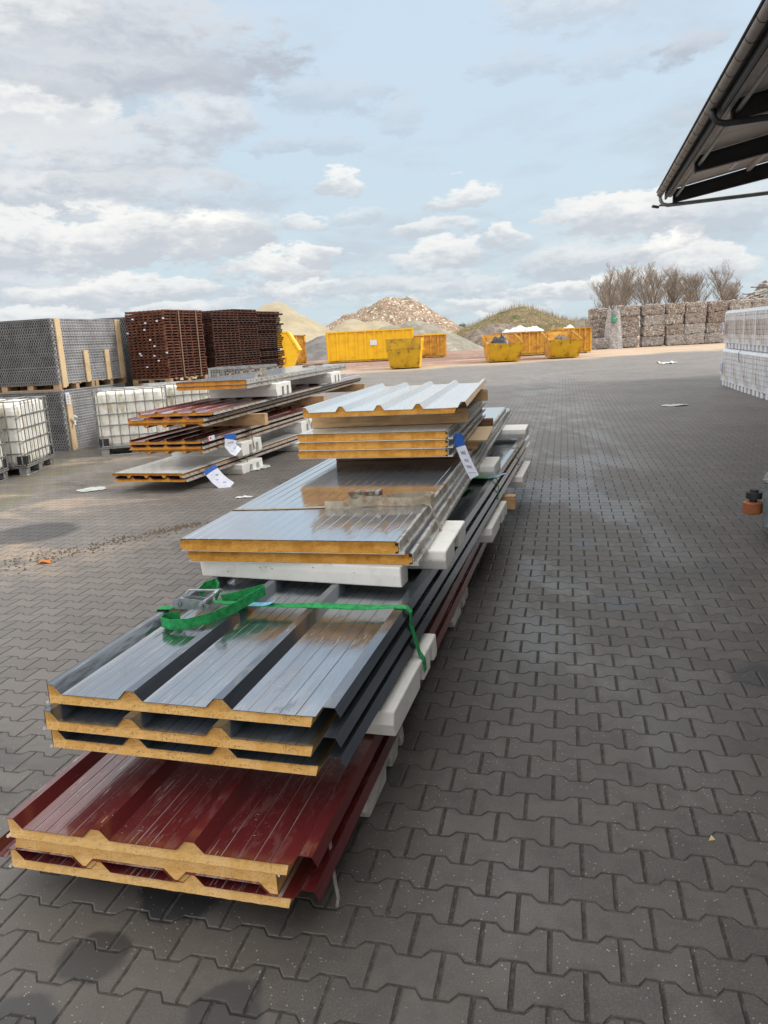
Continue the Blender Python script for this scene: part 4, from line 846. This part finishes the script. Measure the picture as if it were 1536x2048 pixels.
def heap(name, label, cat, loc, rx, ry, h, mat, amp=.25, sc_=1.5, n=26, seed=0, kind=None, group=None, dome=1.0):
    vs = []; fs = []
    for j in range(n + 1):
        for i in range(n + 1):
            x = -1 + 2 * i / n; y = -1 + 2 * j / n; r = min(1, math.hypot(x, y)) ; f = max(0, 1 - r ** (2 * dome))
            nz_ = noise.fractal(Vector((x * rx * sc_ + seed, y * ry * sc_, seed)), 1, 2, 5)
            vs.append((x * rx, y * ry, h * f * (1 + amp * nz_) + (amp * h * .3 * nz_ * f ** .4 if f > 0 else -.02)))
    fs = [(j * (n + 1) + i, j * (n + 1) + i + 1, (j + 1) * (n + 1) + i + 1, (j + 1) * (n + 1) + i) for j in range(n) for i in range(n)]
    o = MB().add(vs, fs).build(name, mat, smooth=False, fix=False); o.location = loc; return tag(o, label, cat, group, kind)
rolloff('long bright yellow open container with white sign on its side', (-3.95, 64.0, 0), 0, 7.05, 2.4, 2.5, 'yellow')
rolloff('faded yellow container with rusty top edge, left of the long yellow one', (-11.3, 63.5, 0), -24, 5.9, 2.2, 2.42, 'oldyellow', 8, False, 'rustrim')
rolloff('small yellow container behind the dented skip', (3.4, 66.5, 0), 0, 2.6, 2.2, 1.95, 'oldyellow', 4, False, 'yellow')
# slanted skip seen side-on behind the rusty stacks
t = thing('waste_skip', 'bright yellow skip with slanted end beside the rusty gratings', 'skip', (-8.9, 56.5, 0), 0, gY)
m = MB(); m.prism([(.5, .03), (2.75, .03), (3.25, 1.22), (2.55, 2.5), (0, 2.5), (-.4, 1.2)], 'y', 0, 1.9); m.build('body', 'yellow', t)
m = MB(); m.prism([(3.31, 1.18), (3.42, 1.26), (2.66, 2.62), (-.05, 2.62), (-.05, 2.52), (2.56, 2.52)], 'y', -.07, 1.97); m.build('rim', 'yellow', t)
m = MB(); m.prism([(1.0, .35), (2.35, .35), (2.4, .75), (.95, .75)], 'y', -.06, -.001); m.build('panel', 'orange', t)
m = MB(); m.box(2.2, 2.3, -.08, -.001, .5, 2.3); m.box(1.2, 1.3, -.08, -.001, .8, 2.45); m.build('rib', 'yellow', t); MB().box(1.45, 2.1, -.05, -.002, 1.25, 1.5).build('sign_plate', 'paper', t)
skip('dented mustard skip with rusty rim in front of the long container', (1.62, 45.2, 0), 6, 2.0, 1.68, 3.3, 'mustard', 'yellow', rim='rustrim')
skip('open mustard skip filled with black bags', (7.95, 47.7, 0), 2, 2.15, 1.62, 3.4, 'mustard', 'oldyellow', low=.68, rim='oldyellow')
heap('refuse_bags', 'black refuse bags heaped in the open mustard skip', 'refuse', (7.85, 49.1, .85), .85, 1.0, .65, 'bags', .5, 2.5, seed=3)
skip('open mustard skip at the right, part filled with planks', (11.95, 48.9, 0), 4, 2.0, 1.66, 3.6, 'mustard', 'oldyellow', low=.68, rim='oldyellow')
heap('scrap_heap', 'brown rubbish inside the rightmost yellow skip', 'refuse', (12.05, 50.6, .75), .8, 1.1, .55, 'scrapd', .5, 2.5, seed=5)
rolloff('rusty low container behind the open skips, heaped with pale film', (9.0, 58.5, 0), 4, 4.4, 2.2, 1.75, 'oldyellow', 7, False, 'rustrim')
rolloff('rusty low container behind the rightmost skip', (13.45, 58.1, 0), 4, 2.6, 2.2, 1.85, 'oldyellow', 6, False, 'oldyellow')
heap('film_heap', 'pale crumpled film piled in the low rusty container', 'refuse', (11.3, 59.5, 1.3), 2.0, .9, .75, 'film', .25, 1.6, n=40, seed=8, dome=2)
heap('film_heap', 'small white film heap in the container behind the rightmost skip', 'refuse', (14.6, 59.2, 1.4), .9, .8, .6, 'film', .35, 1.6, n=34, seed=18)
# concrete blocks
for i in range(3): o = MB().box(0, .95, 0, .8, 0, .90).build('concrete_block', 'concrete', bevel=.03); place(o, (22.65, 88, .0 + .903 * i), 0); tag(o, ('lowest', 'middle', 'topmost')[i] + ' of the three stacked concrete blocks beside the bales', 'concrete block', 'stacked concrete blocks')
o = MB().box(0, .7, 0, .8, 0, 2.7).build('concrete_block', 'concrete', bevel=.03); place(o, (24.9, 88, 0), 0); tag(o, 'tall narrow concrete block close to the bales', 'concrete block')
o = MB().box(0, 1.3, 0, .2, .9, 1.15).build('steel_beam', 'rust'); place(o, (23.65, 88.2, 0), 0); 
MB().box(0, 1.3, .02, .18, 0, .899).build('support', 'concrete', o); tag(o, 'rusty beam bridging the gap beside the concrete blocks', 'steel beam')

# ------------------------------------------------------------------ piles
def pile(name, label, peaks, slope, mat, bounds, n=110, amp=.35, sc_=.25, seed=0, fine=.06, cat='pile', round_=1.2):
    x0, x1, y0, y1 = bounds; vs = []
    for j in range(n + 1):
        for i in range(n + 1):
            x = x0 + (x1 - x0) * i / n; y = y0 + (y1 - y0) * j / n; h_ = -9
            for (px, py, ph, sl) in peaks:
                d = math.hypot(x - px, (y - py)); d = math.sqrt(d * d + round_ * round_) - round_; h_ = max(h_, ph - d * (sl or slope))
            v = Vector((x * sc_ + seed, y * sc_, seed * 1.7))
            h_ += amp * noise.fractal(v, 1, 2, 4) + fine * noise.fractal(v * 9, 1, 2, 3)
            vs.append((x, y, max(h_, -.05)))
    fs = []
    for j in range(n):
        for i in range(n):
            q = (j * (n + 1) + i, j * (n + 1) + i + 1, (j + 1) * (n + 1) + i + 1, (j + 1) * (n + 1) + i)
            if max(vs[a][2] for a in q) > -.04: fs.append(q)
    o = MB().add(vs, fs).build(name, mat, smooth=True, fix=False); return tag(o, label, cat)
pile('sand_pile', 'tall pale sand pile behind the rusty gratings', [(-12.4, 96, 6.5, .62), (-15.6, 97, 5.4, .6), (-9.0, 96, 4.2, .62), (-19, 98, 4.3, .6), (-6.6, 97, 3.1, .6)], .6, 'sand', (-30, 3, 84, 112), amp=.5, seed=2, cat='sand pile')
pile('gravel_pile', 'dark grey gravel bank between the yellow containers', [(-5.2, 84, 2.4, .5), (-8.0, 84, 1.9, .5), (-2.0, 85, 2.0, .5)], .5, 'darkgravel', (-14, 4, 77, 92), n=70, amp=.3, seed=4, cat='gravel pile')
pile('rubble_pile', 'high heap of broken brick rubble, highest pile in the photo', [(3.0, 122, 8.1, .72), (5.0, 122, 7.6, .66), (-.9, 122, 6.3, .6), (-3.9, 122, 5.7, .62), (7.8, 122, 5.6, .66), (-6.4, 122, 4.4, .7)], .62, 'rubble', (-20, 24, 104, 140), n=190, amp=.6, sc_=.3, seed=11, fine=.25, cat='rubble pile')
pile('sand_pile', 'light sand slope in front of the brick rubble', [(-3.0, 108, 4.7, .6), (.2, 108, 4.4, .6), (-5.8, 108, 3.4, .6)], .6, 'sand', (-16, 10, 98, 118), n=80, amp=.4, seed=6, cat='sand pile')
pile('gravel_pile', 'round topped grey gravel pile right behind the dented skip', [(5.0, 99, 3.7, .48), (2.2, 99, 3.4, .5)], .48, 'gravel', (-8, 16, 88, 108), n=90, amp=.22, seed=9, cat='gravel pile')
pile('soil_pile', 'grey brown spoil slope left of the grassy mound', [(15.4, 101, 2.9, .8), (17, 101, 2.6, .6), (13.2, 101, 2.3, 1.1)], .7, 'soil', (8, 24, 95, 108), n=80, amp=.5, seed=13, fine=.14, cat='soil pile')
pile('grass_mound', 'grassy earth mound with dry stalks on top', [(21.0, 112, 5.3, .42), (18.6, 112, 4.2, .5), (24.4, 113, 3.7, .42), (28, 113, 2.4, .4)], .45, 'mound', (8, 38, 100, 124), n=100, amp=.5, seed=15, fine=.16, cat='mound')
def stalks(name, label, pts, hmin, hmax, wdt, mat, cat, kind=None, lean=.35, per=1):
    m = MB()
    for (x, y, z) in pts:
        for _ in range(per):
            h_ = random.uniform(hmin, hmax); a = random.uniform(0, 6.28); l_ = random.uniform(0, lean) * h_; dx, dy = math.cos(a) * l_, math.sin(a) * l_
            px_, py_ = math.cos(a + 1.57) * wdt, math.sin(a + 1.57) * wdt
            bx, by = x + random.uniform(-.2, .2), y + random.uniform(-.2, .2)
            m.add([(bx - px_, by - py_, z - .1), (bx + px_, by + py_, z - .1), (bx + dx, by + dy, z + h_)], [(0, 1, 2)])
    o = m.build(name, mat, fix=False); return tag(o, label, cat, kind=kind)
gm = bpy.data.objects['grass_mound'].data.vertices
top = [tuple(v.co) for v in gm if v.co.z > 1.6]; random.shuffle(top)
stalks('dry_grass', 'dry pale stalks growing over the grassy mound', top[:1500], .25, 1.0, .03, 'drygrass', 'grass', 'stuff', per=3)
def bush(name, label, cx, cy, w_, h_, n_, mat, leaf=.16, cat='bush', d_=None, z0=0):
    random.seed(int(cx * 13 + cy)); t = thing(name, label, cat, (cx, cy, 0)); m = MB(); d_ = d_ or w_ * .6
    cl = [(random.uniform(-.75, .75) * w_ / 2, random.uniform(-.5, .5) * d_, random.uniform(.25, .78) * h_, random.uniform(.18, .34) * h_) for _ in range(9)]
    for _ in range(n_):
        c_2 = random.choice(cl); v = Vector((random.gauss(0, 1), random.gauss(0, 1), random.gauss(0, .8))).normalized() * c_2[3] * random.uniform(.6, 1.1)
        p = Vector(c_2[:3]) + v; p.z = max(.1, p.z)
        a = Vector((random.uniform(-1, 1), random.uniform(-1, 1), random.uniform(-1, 1))).normalized() * leaf; b = a.orthogonal().normalized() * leaf * .6
        m.add([p - a, p + b, p + a, p - b], [(0, 1, 2, 3)])
    m.build('crown', mat, t, fix=False); MB().cyl((0, 0, -.1), (0, 0, h_ * .5), .06, 6).build('trunk', 'bark', t); return t
bush('evergreen_bush', 'dark evergreen bush between the rubble and the spoil slope', 14.2, 130, 3.6, 3.5, 2600, 'leafd', .14)
bush('bare_shrub', 'brown bare shrub just right of the evergreen bush', 17.2, 132, 3.0, 3.9, 1600, 'scrub', .10)
bush('bare_shrub', 'brown bare shrub at the right foot of the grassy mound', 31.5, 118, 5.0, 3.4, 2600, 'scrub', .09)
bush('bare_shrub', 'brown bare shrub between the mound and the bales', 36.5, 125, 5.0, 3.6, 2600, 'scrub', .09)
# far tree line
for i, x in enumerate(range(-60, 75, 9)):
    if -28 < x < 12 or x > 40: h_ = 3.0
    else: h_ = random.uniform(2.6, 3.4)
    bush('distant_bush', 'far low hedge bush on the horizon', x + random.uniform(-1, 1), 230, 11, h_, 900, 'scrub', .22, 'bush', d_=5)['group'] = 'low bushes along the horizon'

# ------------------------------------------------------------------ bare trees
def bare_tree(label, x, y, h_, seed, spread=.4):
    random.seed(seed); t = thing('bare_tree', label, 'tree', (x, y, 0), 0, 'bare trees behind the bales'); tr = MB(); cr = MB()
    def grow(p, d, L_, r, lv):
        n_ = 3; pts = [p]; dd = d.copy()
        for i in range(n_): dd = (dd + Vector((random.uniform(-.14, .14), random.uniform(-.14, .14), .10 if lv > 0 else 0))).normalized(); pts.append(pts[-1] + dd * L_ / n_)
        (tr if lv < 2 else cr).tube(pts, r, (6, 5, 4, 3, 3, 3)[lv], r1=r * .55)
        if lv == 4: return
        nb_ = (14, 7, 6, 4)[lv]
        for i in range(nb_):
            f = random.uniform(.25, 1.0) if lv else random.uniform(.30, 1.0); k_ = f * n_; j = min(int(k_), n_ - 1); q = pts[j].lerp(pts[j + 1], k_ - j)
            a = random.uniform(0, 6.28); s = random.uniform(.28, .72) * (1.2 if lv else 1) ; perp = Vector((math.cos(a), math.sin(a), random.uniform(-.1, .3)))
            nd = (dd * (1 - s * .5) + perp * s * (1.35 if lv == 0 else 1)).normalized(); nd.z = abs(nd.z) * .9 + .12; nd.normalize()
            grow(q, nd, L_ * random.uniform(.36, .55) * ((1.15 - .62 * f) if lv == 0 else 1), max(.008, r * .45 * random.uniform(.7, 1.1)), lv + 1)
    for s in range(2):
        grow(Vector((random.uniform(-.6, .6), 0, -.1)), Vector((random.uniform(-.09, .09), random.uniform(-.06, .06), 1)).normalized(), h_ * random.uniform(.82, .98), .13, 0)
    tr.build('trunk', 'bark', t, fix=False); cr.build('crown', 'twig', t, fix=False); return t
tl = [(44.5, 150, 10.6, 'leftmost bare tree, wide crowned, behind the bales'), (48.8, 153, 10.4, 'second bare tree from the left behind the bales'), (53.2, 150, 11.2, 'tall bare tree, third from the left behind the bales'), (57.2, 152, 11.0, 'fourth bare tree from the left behind the bales'), (60.4, 150, 10.2, 'fifth bare tree from the left behind the bales'), (63.6, 153, 10.3, 'slim bare tree third from the right end of the row'), (66.6, 150, 9.8, 'slim bare tree next to last at the right end of the row'), (69.8, 152, 8.0, 'last low bare tree beside the scrap heap'), (46.7, 158, 10.8, 'bare tree standing behind the gap of the first two'), (55.3, 159, 11.6, 'bare tree standing further back in the middle of the row'), (61.9, 160, 11.0, 'bare tree standing further back right of the middle'), (51.2, 160, 11.4, 'bare tree standing further back left of the middle')]
for i, (x, y, h_, lb) in enumerate(tl): bare_tree(lb, x, y, h_, 40 + i)

# ------------------------------------------------------------------ plastic bales
gB = 'pressed plastic bales in the wall of bales'
def make_bale(W, H, D, seed):
    """rough block: subdivided box pushed out by noise"""
    bm = bmesh.new(); bmesh.ops.create_cube(bm, size=1)
    for v in bm.verts: v.co = Vector((v.co.x * W, v.co.y * D, v.co.z * H + H / 2))
    bmesh.ops.subdivide_edges(bm, edges=bm.edges, cuts=11, use_grid_fill=True)
    for v in bm.verts:
        p = v.co + Vector((seed * 3.1, 0, seed)); d = Vector((noise.noise(p * 3), noise.noise(p * 3 + Vector((9, 0, 0))), noise.noise(p * 3 + Vector((0, 9, 0)))))
        d2_ = Vector((noise.noise(p * 11), noise.noise(p * 11 + Vector((9, 0, 0))), noise.noise(p * 11 + Vector((0, 9, 0)))))
        e_ = Vector((v.co.x / W * 2, v.co.y / D * 2, (v.co.z - H / 2) / H * 2)); m_ = sorted(abs(c_) for c_ in e_)
        rnd_ = .94 + .06 * (1 - max(0, m_[1] - .7) / .3)
        v.co = Vector((v.co.x * rnd_, v.co.y * rnd_, (v.co.z - H / 2) * rnd_ + H / 2)) + d * .09 + d2_ * .055
    me = bpy.data.meshes.new('bale'); bm.to_mesh(me); bm.free(); return me
variants = [make_bale(1.72, .87, 1.15, s) for s in range(5)]
for me in variants: me.materials.append(MT['bale'])
pv = [m_.copy() for m_ in variants[:2]]
for me in pv: me.materials.clear(); me.materials.append(MT['bale2'])
rown = ['ground row', 'second row', 'third row', 'top row']; coln = ['first column', 'second column', 'third column', 'fourth column', 'fifth column', 'sixth column', 'seventh column', 'eighth column']
def bale(x, y, z, az, label, me, sx=1):
    o = bpy.data.objects.new('plastic_bale', me); sc.collection.objects.link(o); o.location = (x, y, z); o.rotation_euler = (0, 0, -R(az)); o.scale = (sx, 1, 1); tag(o, label, 'bale', gB)
for ci, (x, y, sx, nr) in enumerate(((21.35, 66.4, 1.15, 4), (23.55, 66.6, 1.1, 4), (25.3, 66.2, .85, 4), (27.0, 66.3, 1.0, 4), (28.95, 66.5, 1.0, 4), (30.8, 66.4, 1.0, 4), (32.7, 66.4, 1.0, 4), (34.6, 66.4, 1.0, 4))):
    for r in range(nr):
        bale(x + random.uniform(-.1, .1), y + random.uniform(-.1, .12), r * .86, random.uniform(-5, 5) + 4, 'pressed bale of mixed plastic, %s, %s from the left in the bale wall' % (rown[r], coln[ci]), variants[(ci * 3 + r) % 5] , sx)
for r, (x, y, lb) in enumerate(((18.9, 66.0, 'low bale at the left foot of the bale wall'), (19.35, 67.8, 'bale behind the low left one, second row'), (19.35, 68, 'third bale up at the left end of the wall'), (19.4, 68, 'topmost bale at the left end of the wall'))):
    bale(x, y, r * .83, 3, lb, pv[0] if r == 0 else variants[r], .9)
for r in range(3): bale(19.5, 68, r * .86 - .02 if r else 0, 3, ('hidden bottom bale behind the loose film', 'bale behind the loose film, second row', 'bale behind the loose film, third row')[r], variants[r], .9) if r == 0 else None
heap('film_heap', 'loose grey film slumped between the low left bale and the wall', 'film', (20.15, 66.1, 0), .78, .9, 2.9, pv[0].materials[0], .3, 1.6, seed=21, dome=3.2, n=36)
heap('film_heap', 'patch of green film stuck in the slumped grey film', 'film', (20.0, 65.5, 2.2), .2, .3, .4, 'filmg', .5, 4, n=12, seed=22, dome=2)
# scrap heap with loose profiles
heap('scrap_heap', 'high heap of scrap behind the right end of the bale wall', 'scrap heap', (38.5, 74, 0), 6.6, 4, 4.6, 'scrapd', .25, .6, seed=31, dome=1.3)
random.seed(5)
names = ['long pale metal profile lying across the scrap heap', 'loose white metal profile on the scrap heap']
for i in range(90):
    x = random.uniform(32.2, 40); h_ = 5.0 * max(.1, 1 - abs((x - 38.5) / 7.2) ** 2.4) + random.uniform(-1.1, .25); a = random.uniform(-.5, .5) + (.3 if x < 35 else 0)
    L_ = random.uniform(.7, 2.0); m = MB(); k_ = random.uniform(-.25, .25); m.tube([(-L_, 0, 0), (0, 0, k_), (L_, 0, 0)], .05, 4); o = m.build('metal_profile', 'scrapm' if i % 4 else 'scrapd')
    o.location = (x, random.uniform(70.2, 71.6), h_); o.rotation_euler = (random.uniform(-.3, .3), -a, random.uniform(-.7, .7)); tag(o, 'loose metal profile lying on the scrap heap', 'metal profile', 'profiles on the scrap heap')

# ------------------------------------------------------------------ wrapped pallets at the right
gW = 'film wrapped paver pallets in two tiers'
def make_wrapped(label, courses=7, brown=False):
    """x = depth to the right, y = along the row (1.18), white feet below"""
    t = thing('wrapped_pallet', label, 'wrapped pallet', (0, 0, 0), 0, gW); L_, D_ = 1.16, .95
    for y in (0, .38, .76):
        for x in (0, .36, .72): m = MB(); m.prism([(x, 0), (x + .2, 0), (x + .22, .14), (x - .0, .14)], 'y', y + .02, y + .24); m.build('foot', 'feet', t, bevel=.012)
    MB().box(-.01, D_ + .01, -.0, L_ + .0, .141, .165).build('deck', 'feet', t)
    ch = .80 / courses
    for i in range(courses):
        z = .167 + ch * i; o_ = .006 * (i % 2)
        MB().box(.012 + o_, D_ - .01, .01 + o_, L_ - .01, z, z + ch * .90).build('paver_course', 'wrapb' if (brown and 1 < i < 5) else 'wrap', t)
    # film: strips with folds plus a domed cap
    m = MB(); top = .167 + .80
    m.prism([(-.004, top - .05), (-.004, top - .02), (.06, top + .045), (.5, top + .06), (D_ - .05, top + .045), (D_ + .004, top - .05)], 'y', -.004, L_ + .004)
    m.build('film_cap', 'wrapw', t, bevel=.015)
    for y in (.02, .13, .24, .36, .50, .62, .77, .93, 1.05, 1.12): w_ = random.uniform(.012, .045); MB().box(-.006, -.001, y, y + w_, .15, top - .045).build('film_fold', 'wrapw', t)
    return t
wp = make_wrapped('w'); wb = make_wrapped('w', brown=True)
W0, WA = (9.76, 21.9), 13.3
ordn = ['at the far end', 'second from the far end', 'third from the far end', 'fourth from the far end', 'fifth from the far end', 'sixth from the far end', 'seventh from the far end']
for tier in range(2):
    for i in range(7):
        src = wb if (tier == 1) else wp; o = src if (i == 0) else copy_tree(src)
        o.location = loc_of(W0, WA, random.uniform(-.015, .015) + .04 * tier, -1.18 - 1.19 * i, 1.03 * tier); o.rotation_euler = (0, 0, -R(WA))
        o['label'] = ('lower tier film wrapped paver pallet, %s of its row', 'upper tier film wrapped paver pallet, brown inside, %s of its row')[tier] % ordn[i]
thin_strap('black strap end curling out between the two tiers of wrapped pallets', [Vector(loc_of(W0, WA, x, y, z)) for x, y, z in ((.2, -2.3, 1.05), (.02, -2.35, 1.04), (-.06, -2.42, .96), (-.07, -2.5, .84), (-.05, -2.52, .72))], (0, 1, 0), .035, 'black')
for z, nm in ((.32, 'lower'), (1.40, 'upper')):
    t = thing('paper_tag', 'delivery note on the end of the %s tier of wrapped pallets' % nm, 'notice', loc_of(W0, WA, -.02 if z < 1 else -.015, -.22, z), WA)
    MB().box(-.012, -.010, 0, .18, 0, .34).build('sheet', 'paper', t); MB().box(-.0135, -.0125, .03, .09, .04, .13).build('print', 'redprint', t); MB().box(-.0135, -.0125, .11, .16, .10, .30).build('print', 'blue', t)

# ------------------------------------------------------------------ hall with overhanging eave
E0, EA = (9.745, 27.066), 14.8; EL = 42.0; SL = .20
h = thing('industrial_hall', 'dark steel hall whose wide eave with gutter reaches in at the upper right', 'building', (E0[0], E0[1], 0), EA)
# local: x to the right (away from the eave), y negative towards / behind the camera
def sloped(m, x0, x1, y0, y1, z0, th): m.hexa([(x0, y0, z0 + x0 * SL - th), (x1, y0, z0 + x1 * SL - th), (x1, y1, z0 + x1 * SL - th), (x0, y1, z0 + x0 * SL - th), (x0, y0, z0 + x0 * SL), (x1, y0, z0 + x1 * SL), (x1, y1, z0 + x1 * SL), (x0, y1, z0 + x0 * SL)]); return m
m = sloped(MB(), .02, 16, -EL, -.02, 6.10, .05); m.build('roof', 'hallm', h)
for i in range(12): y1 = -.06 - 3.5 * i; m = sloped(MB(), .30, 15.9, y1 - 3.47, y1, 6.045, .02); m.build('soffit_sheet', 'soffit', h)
m = MB(); n_ = 10
gp = [(.0 + .10 * math.cos(R(180 + 180 * i / n_)) + .0, 6.00 + .10 * math.sin(R(180 + 180 * i / n_))) for i in range(n_ + 1)]
gp2 = [(x * .93, 6.0 + (z - 6.0) * .93) for x, z in gp[::-1]]
m.prism(gp + gp2, 'y', -EL, 0); m.prism([(-.125, 6.055), (-.10, 6.07), (.05, 6.085), (.05, 6.07), (-.10, 6.05)], 'y', -EL, .05); m.build('gutter', 'gutter', h, smooth=False)
for i in range(50):
    y = -.3 - .84 * i; mm = MB(); mm.tube([(.0 + .1015 * math.cos(R(180 + 180 * j / 8)), y, 6.0 + .1015 * math.sin(R(180 + 180 * j / 8))) for j in range(9)], .006, 4); mm.build('gutter_bracket', 'hallm', h)
MB().box(.14, .20, -EL, -.05, 5.80, 6.03).build('fascia', 'hallm', h)
MB().box(.26, .36, -EL, -.05, 5.86, 5.98).build('purlin', 'gutter', h)
m = MB().cyl((.50, .0, 5.86), (.50, -EL, 5.86), .045, 10); m.build('purlin', 'pipe', h, smooth=True)
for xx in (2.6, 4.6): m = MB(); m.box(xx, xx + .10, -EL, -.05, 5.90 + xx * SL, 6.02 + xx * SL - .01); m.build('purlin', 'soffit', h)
for ky in (-.12, -5.3, -10.6, -15.9, -21.2, -26.5, -31.8, -37):
    m = MB(); top = lambda x: 5.985 + x * SL; bot = lambda x: 5.60 + x * SL * .86
    def ibeam(m, x0, x1):
        for (za, zb, hw) in ((0, .025, .09),):
            m.hexa([(x0, ky - hw, bot(x0)), (x1, ky - hw, bot(x1)), (x1, ky + hw, bot(x1)), (x0, ky + hw, bot(x0)), (x0, ky - hw, bot(x0) + .025), (x1, ky - hw, bot(x1) + .025), (x1, ky + hw, bot(x1) + .025), (x0, ky + hw, bot(x0) + .025)])
            m.hexa([(x0, ky - hw, top(x0) - .025), (x1, ky - hw, top(x1) - .025), (x1, ky + hw, top(x1) - .025), (x0, ky + hw, top(x0) - .025), (x0, ky - hw, top(x0)), (x1, ky - hw, top(x1)), (x1, ky + hw, top(x1)), (x0, ky + hw, top(x0))])
        m.hexa([(x0, ky - .012, bot(x0) + .02), (x1, ky - .012, bot(x1) + .02), (x1, ky + .012, bot(x1) + .02), (x0, ky + .012, bot(x0) + .02), (x0, ky - .012, top(x0) - .02), (x1, ky - .012, top(x1) - .02), (x1, ky + .012, top(x1) - .02), (x0, ky + .012, top(x0) - .02)])
    ibeam(m, .42, 12); m.box(.395, .419, ky - .10, ky + .10, bot(.4) - .02, top(.4) + .01); m.build('rafter', 'hallm', h)
    MB().box(5.2, 5.5, ky - .12, ky + .12, 0, 6.2).build('column', 'hallm', h)
for ky in (.0, -10.75, -21.3):
    m = MB(); m.tube([(.02, ky, 5.93), (.03, ky, 5.80), (.10, ky, 5.68), (.25, ky, 5.63), (.6, ky, 5.64), (3, ky, 5.72), (5.1, ky, 5.80), (5.15, ky, 5.7), (5.15, ky, .1)], .065, 12); m.build('downpipe', 'hallm' if ky else 'pipe', h, smooth=True)
MB().box(5.51, 5.62, -EL, -.3, 0, 6.9).build('wall', 'wallm', h); MB().box(5.63, 16, -.42, -.3, 0, 6.9).build('wall', 'wallm', h)
m = MB(); m.obox((-.12, .15, 5.63), (1, .3, -.2), .11, .06, .035); m.cyl((0, .12, 5.66), (.35, -.02, 5.60), .03, 8); m.build('floodlight', 'hallm', h)
for (x, y) in ((1.75, -2.7), (2.3, -8.0), (1.9, -13.2)):
    m = MB(); m.box(x, x + .09, y - .55, y + .55, 5.86 + x * SL - .03, 5.93 + x * SL - .03); m.build('tube_lamp', 'feet', h)

# ------------------------------------------------------------------ trailer corner at the right edge
t = thing('trailer', 'worn steel trailer corner cut off by the right edge', 'trailer', (3.08, 6.02, 0), 31)
m = MB(); m.prism([(0, 0), (1.6, 0), (1.6, 2.2), (.35, 2.2), (.0, .34)], 'z', .09, .465); m.build('body', 'trailer', t, bevel=.012)
m = MB(); m.prism([(-.012, -.012), (1.62, -.012), (1.62, 2.22), (.345, 2.22), (-.013, .345)], 'z', .466, .50); m.build('deck', 'trailer', t, bevel=.006)
m = MB(); m.cyl((-.085, .10, .19), (-.085, .10, .29), .075, 28); m.build('bumper_roller', 'roller', t, smooth=False, bevel=.01)
m = MB(); m.cyl((-.08, .10, .318), (-.08, .10, .37), .062, 24); m.build('roller_bracket', 'black', t); m = MB(); m.cyl((-.08, .10, .371), (-.08, .10, .392), .034, 14); m.build('bolt', 'black', t); m = MB(); m.cyl((-.085, .10, .291), (-.085, .10, .317), .03, 12); m.build('spindle', 'black', t)
for x, y in ((.45, .5), (1.2, .5), (.55, 1.7), (1.2, 1.7)): MB().cyl((x - .05, y, .08), (x + .05, y, .08), .08, 18).build('wheel', 'black', t)

# ------------------------------------------------------------------ litter
random.seed(12)
def scrap_sheet(label, x, y, w_, l_, mat='film', hgt=.02, az=0, cat='litter', name='plastic_scrap'):
    n = 8; vs = []
    for j in range(n + 1):
        for i in range(n + 1):
            u, v = i / n - .5, j / n - .5; rr = 1 + .35 * noise.noise(Vector((u * 3 + x, v * 3 + y, 0)))
            vs.append((u * w_ * rr, v * l_ * rr * (.5 + .5 * math.cos(u * 2.5)), .004 + hgt * abs(noise.noise(Vector((u * 5 + x, v * 5, y)))) * 2))
    fs = [(j * (n + 1) + i, j * (n + 1) + i + 1, (j + 1) * (n + 1) + i + 1, (j + 1) * (n + 1) + i) for j in range(n) for i in range(n)]
    o = MB().add(vs, fs).build(name, mat, smooth=True, fix=False); o.location = (x, y, .002); o.rotation_euler = (0, 0, -R(az)); tag(o, label, cat)
scrap_sheet('crumpled white film on the paving before the bales', 13.3, 35.4, .75, .8, hgt=.08)
scrap_sheet('thin flat film strip on the paving right of the near stack', 6.5, 16.8, .55, .3, hgt=.02)
scrap_sheet('flat white paper on the paving before the left stack', -3.85, 9.98, .26, .36, 'film', .006, 60)
scrap_sheet('flat pale sheet beside the lowest panels of the left stack', -1.90, 11.05, .42, .5, 'film', .01, 60)
scrap_sheet('small white scrap near the left edge', -4.75, 8.05, .16, .14, 'film', .02)
scrap_sheet('small white scrap on the mossy paving at the left', -5.2, 9.1, .2, .2, 'film', .02)
scrap_sheet('thin white strip on the paving left of the grey panels', -1.65, 8.9, .2, .1, 'film', .01)
scrap_sheet('orange scrap in the swept grit at the left', -2.98, 6.42, .12, .07, 'orange', .02)
def grit(name, label, n_, region, smin, smax, mat, cat):
    m = MB()
    for _ in range(n_):
        x, y = region(); s = random.uniform(smin, smax); a = random.uniform(0, 3)
        m.add([(x - s, y, 0), (x, y - s * .7, 0), (x + s, y + s * .2, 0), (x, y + s * .8, 0), (x + s * .1, y, s * 1.1)], [(0, 1, 4), (1, 2, 4), (2, 3, 4), (3, 0, 4)])
    o = m.build(name, mat, fix=False); return tag(o, label, cat, kind='stuff')
def reg1():
    f = random.random() ** .8; return (-3.9 + f * 2.0 + random.gauss(0, .05 + .16 * (1 - f)), 5.9 + f * 1.75 + random.gauss(0, .04 + .13 * (1 - f)))
grit('grit', 'swept line of grit and soil on the paving at the left', 700, reg1, .003, .015, 'scrub', 'grit')
grit('pebbles', 'pale specks and pebbles scattered over the paving', 1500, lambda: (random.uniform(-4, 4.5), random.uniform(1.2, 9)), .0012, .0034, 'concrete', 'pebbles')
o = MB().add([(-.012, -.01, 0), (.013, -.008, 0), (.006, .012, 0), (0, 0, .016)], [(0, 1, 3), (1, 2, 3), (2, 0, 3)]).build('stone', 'plank'); o.location = (1.08, 2.33, .0005); tag(o, 'small tan pebble lying alone on the paving at the right', 'stone')
print('objects', len(bpy.data.objects))
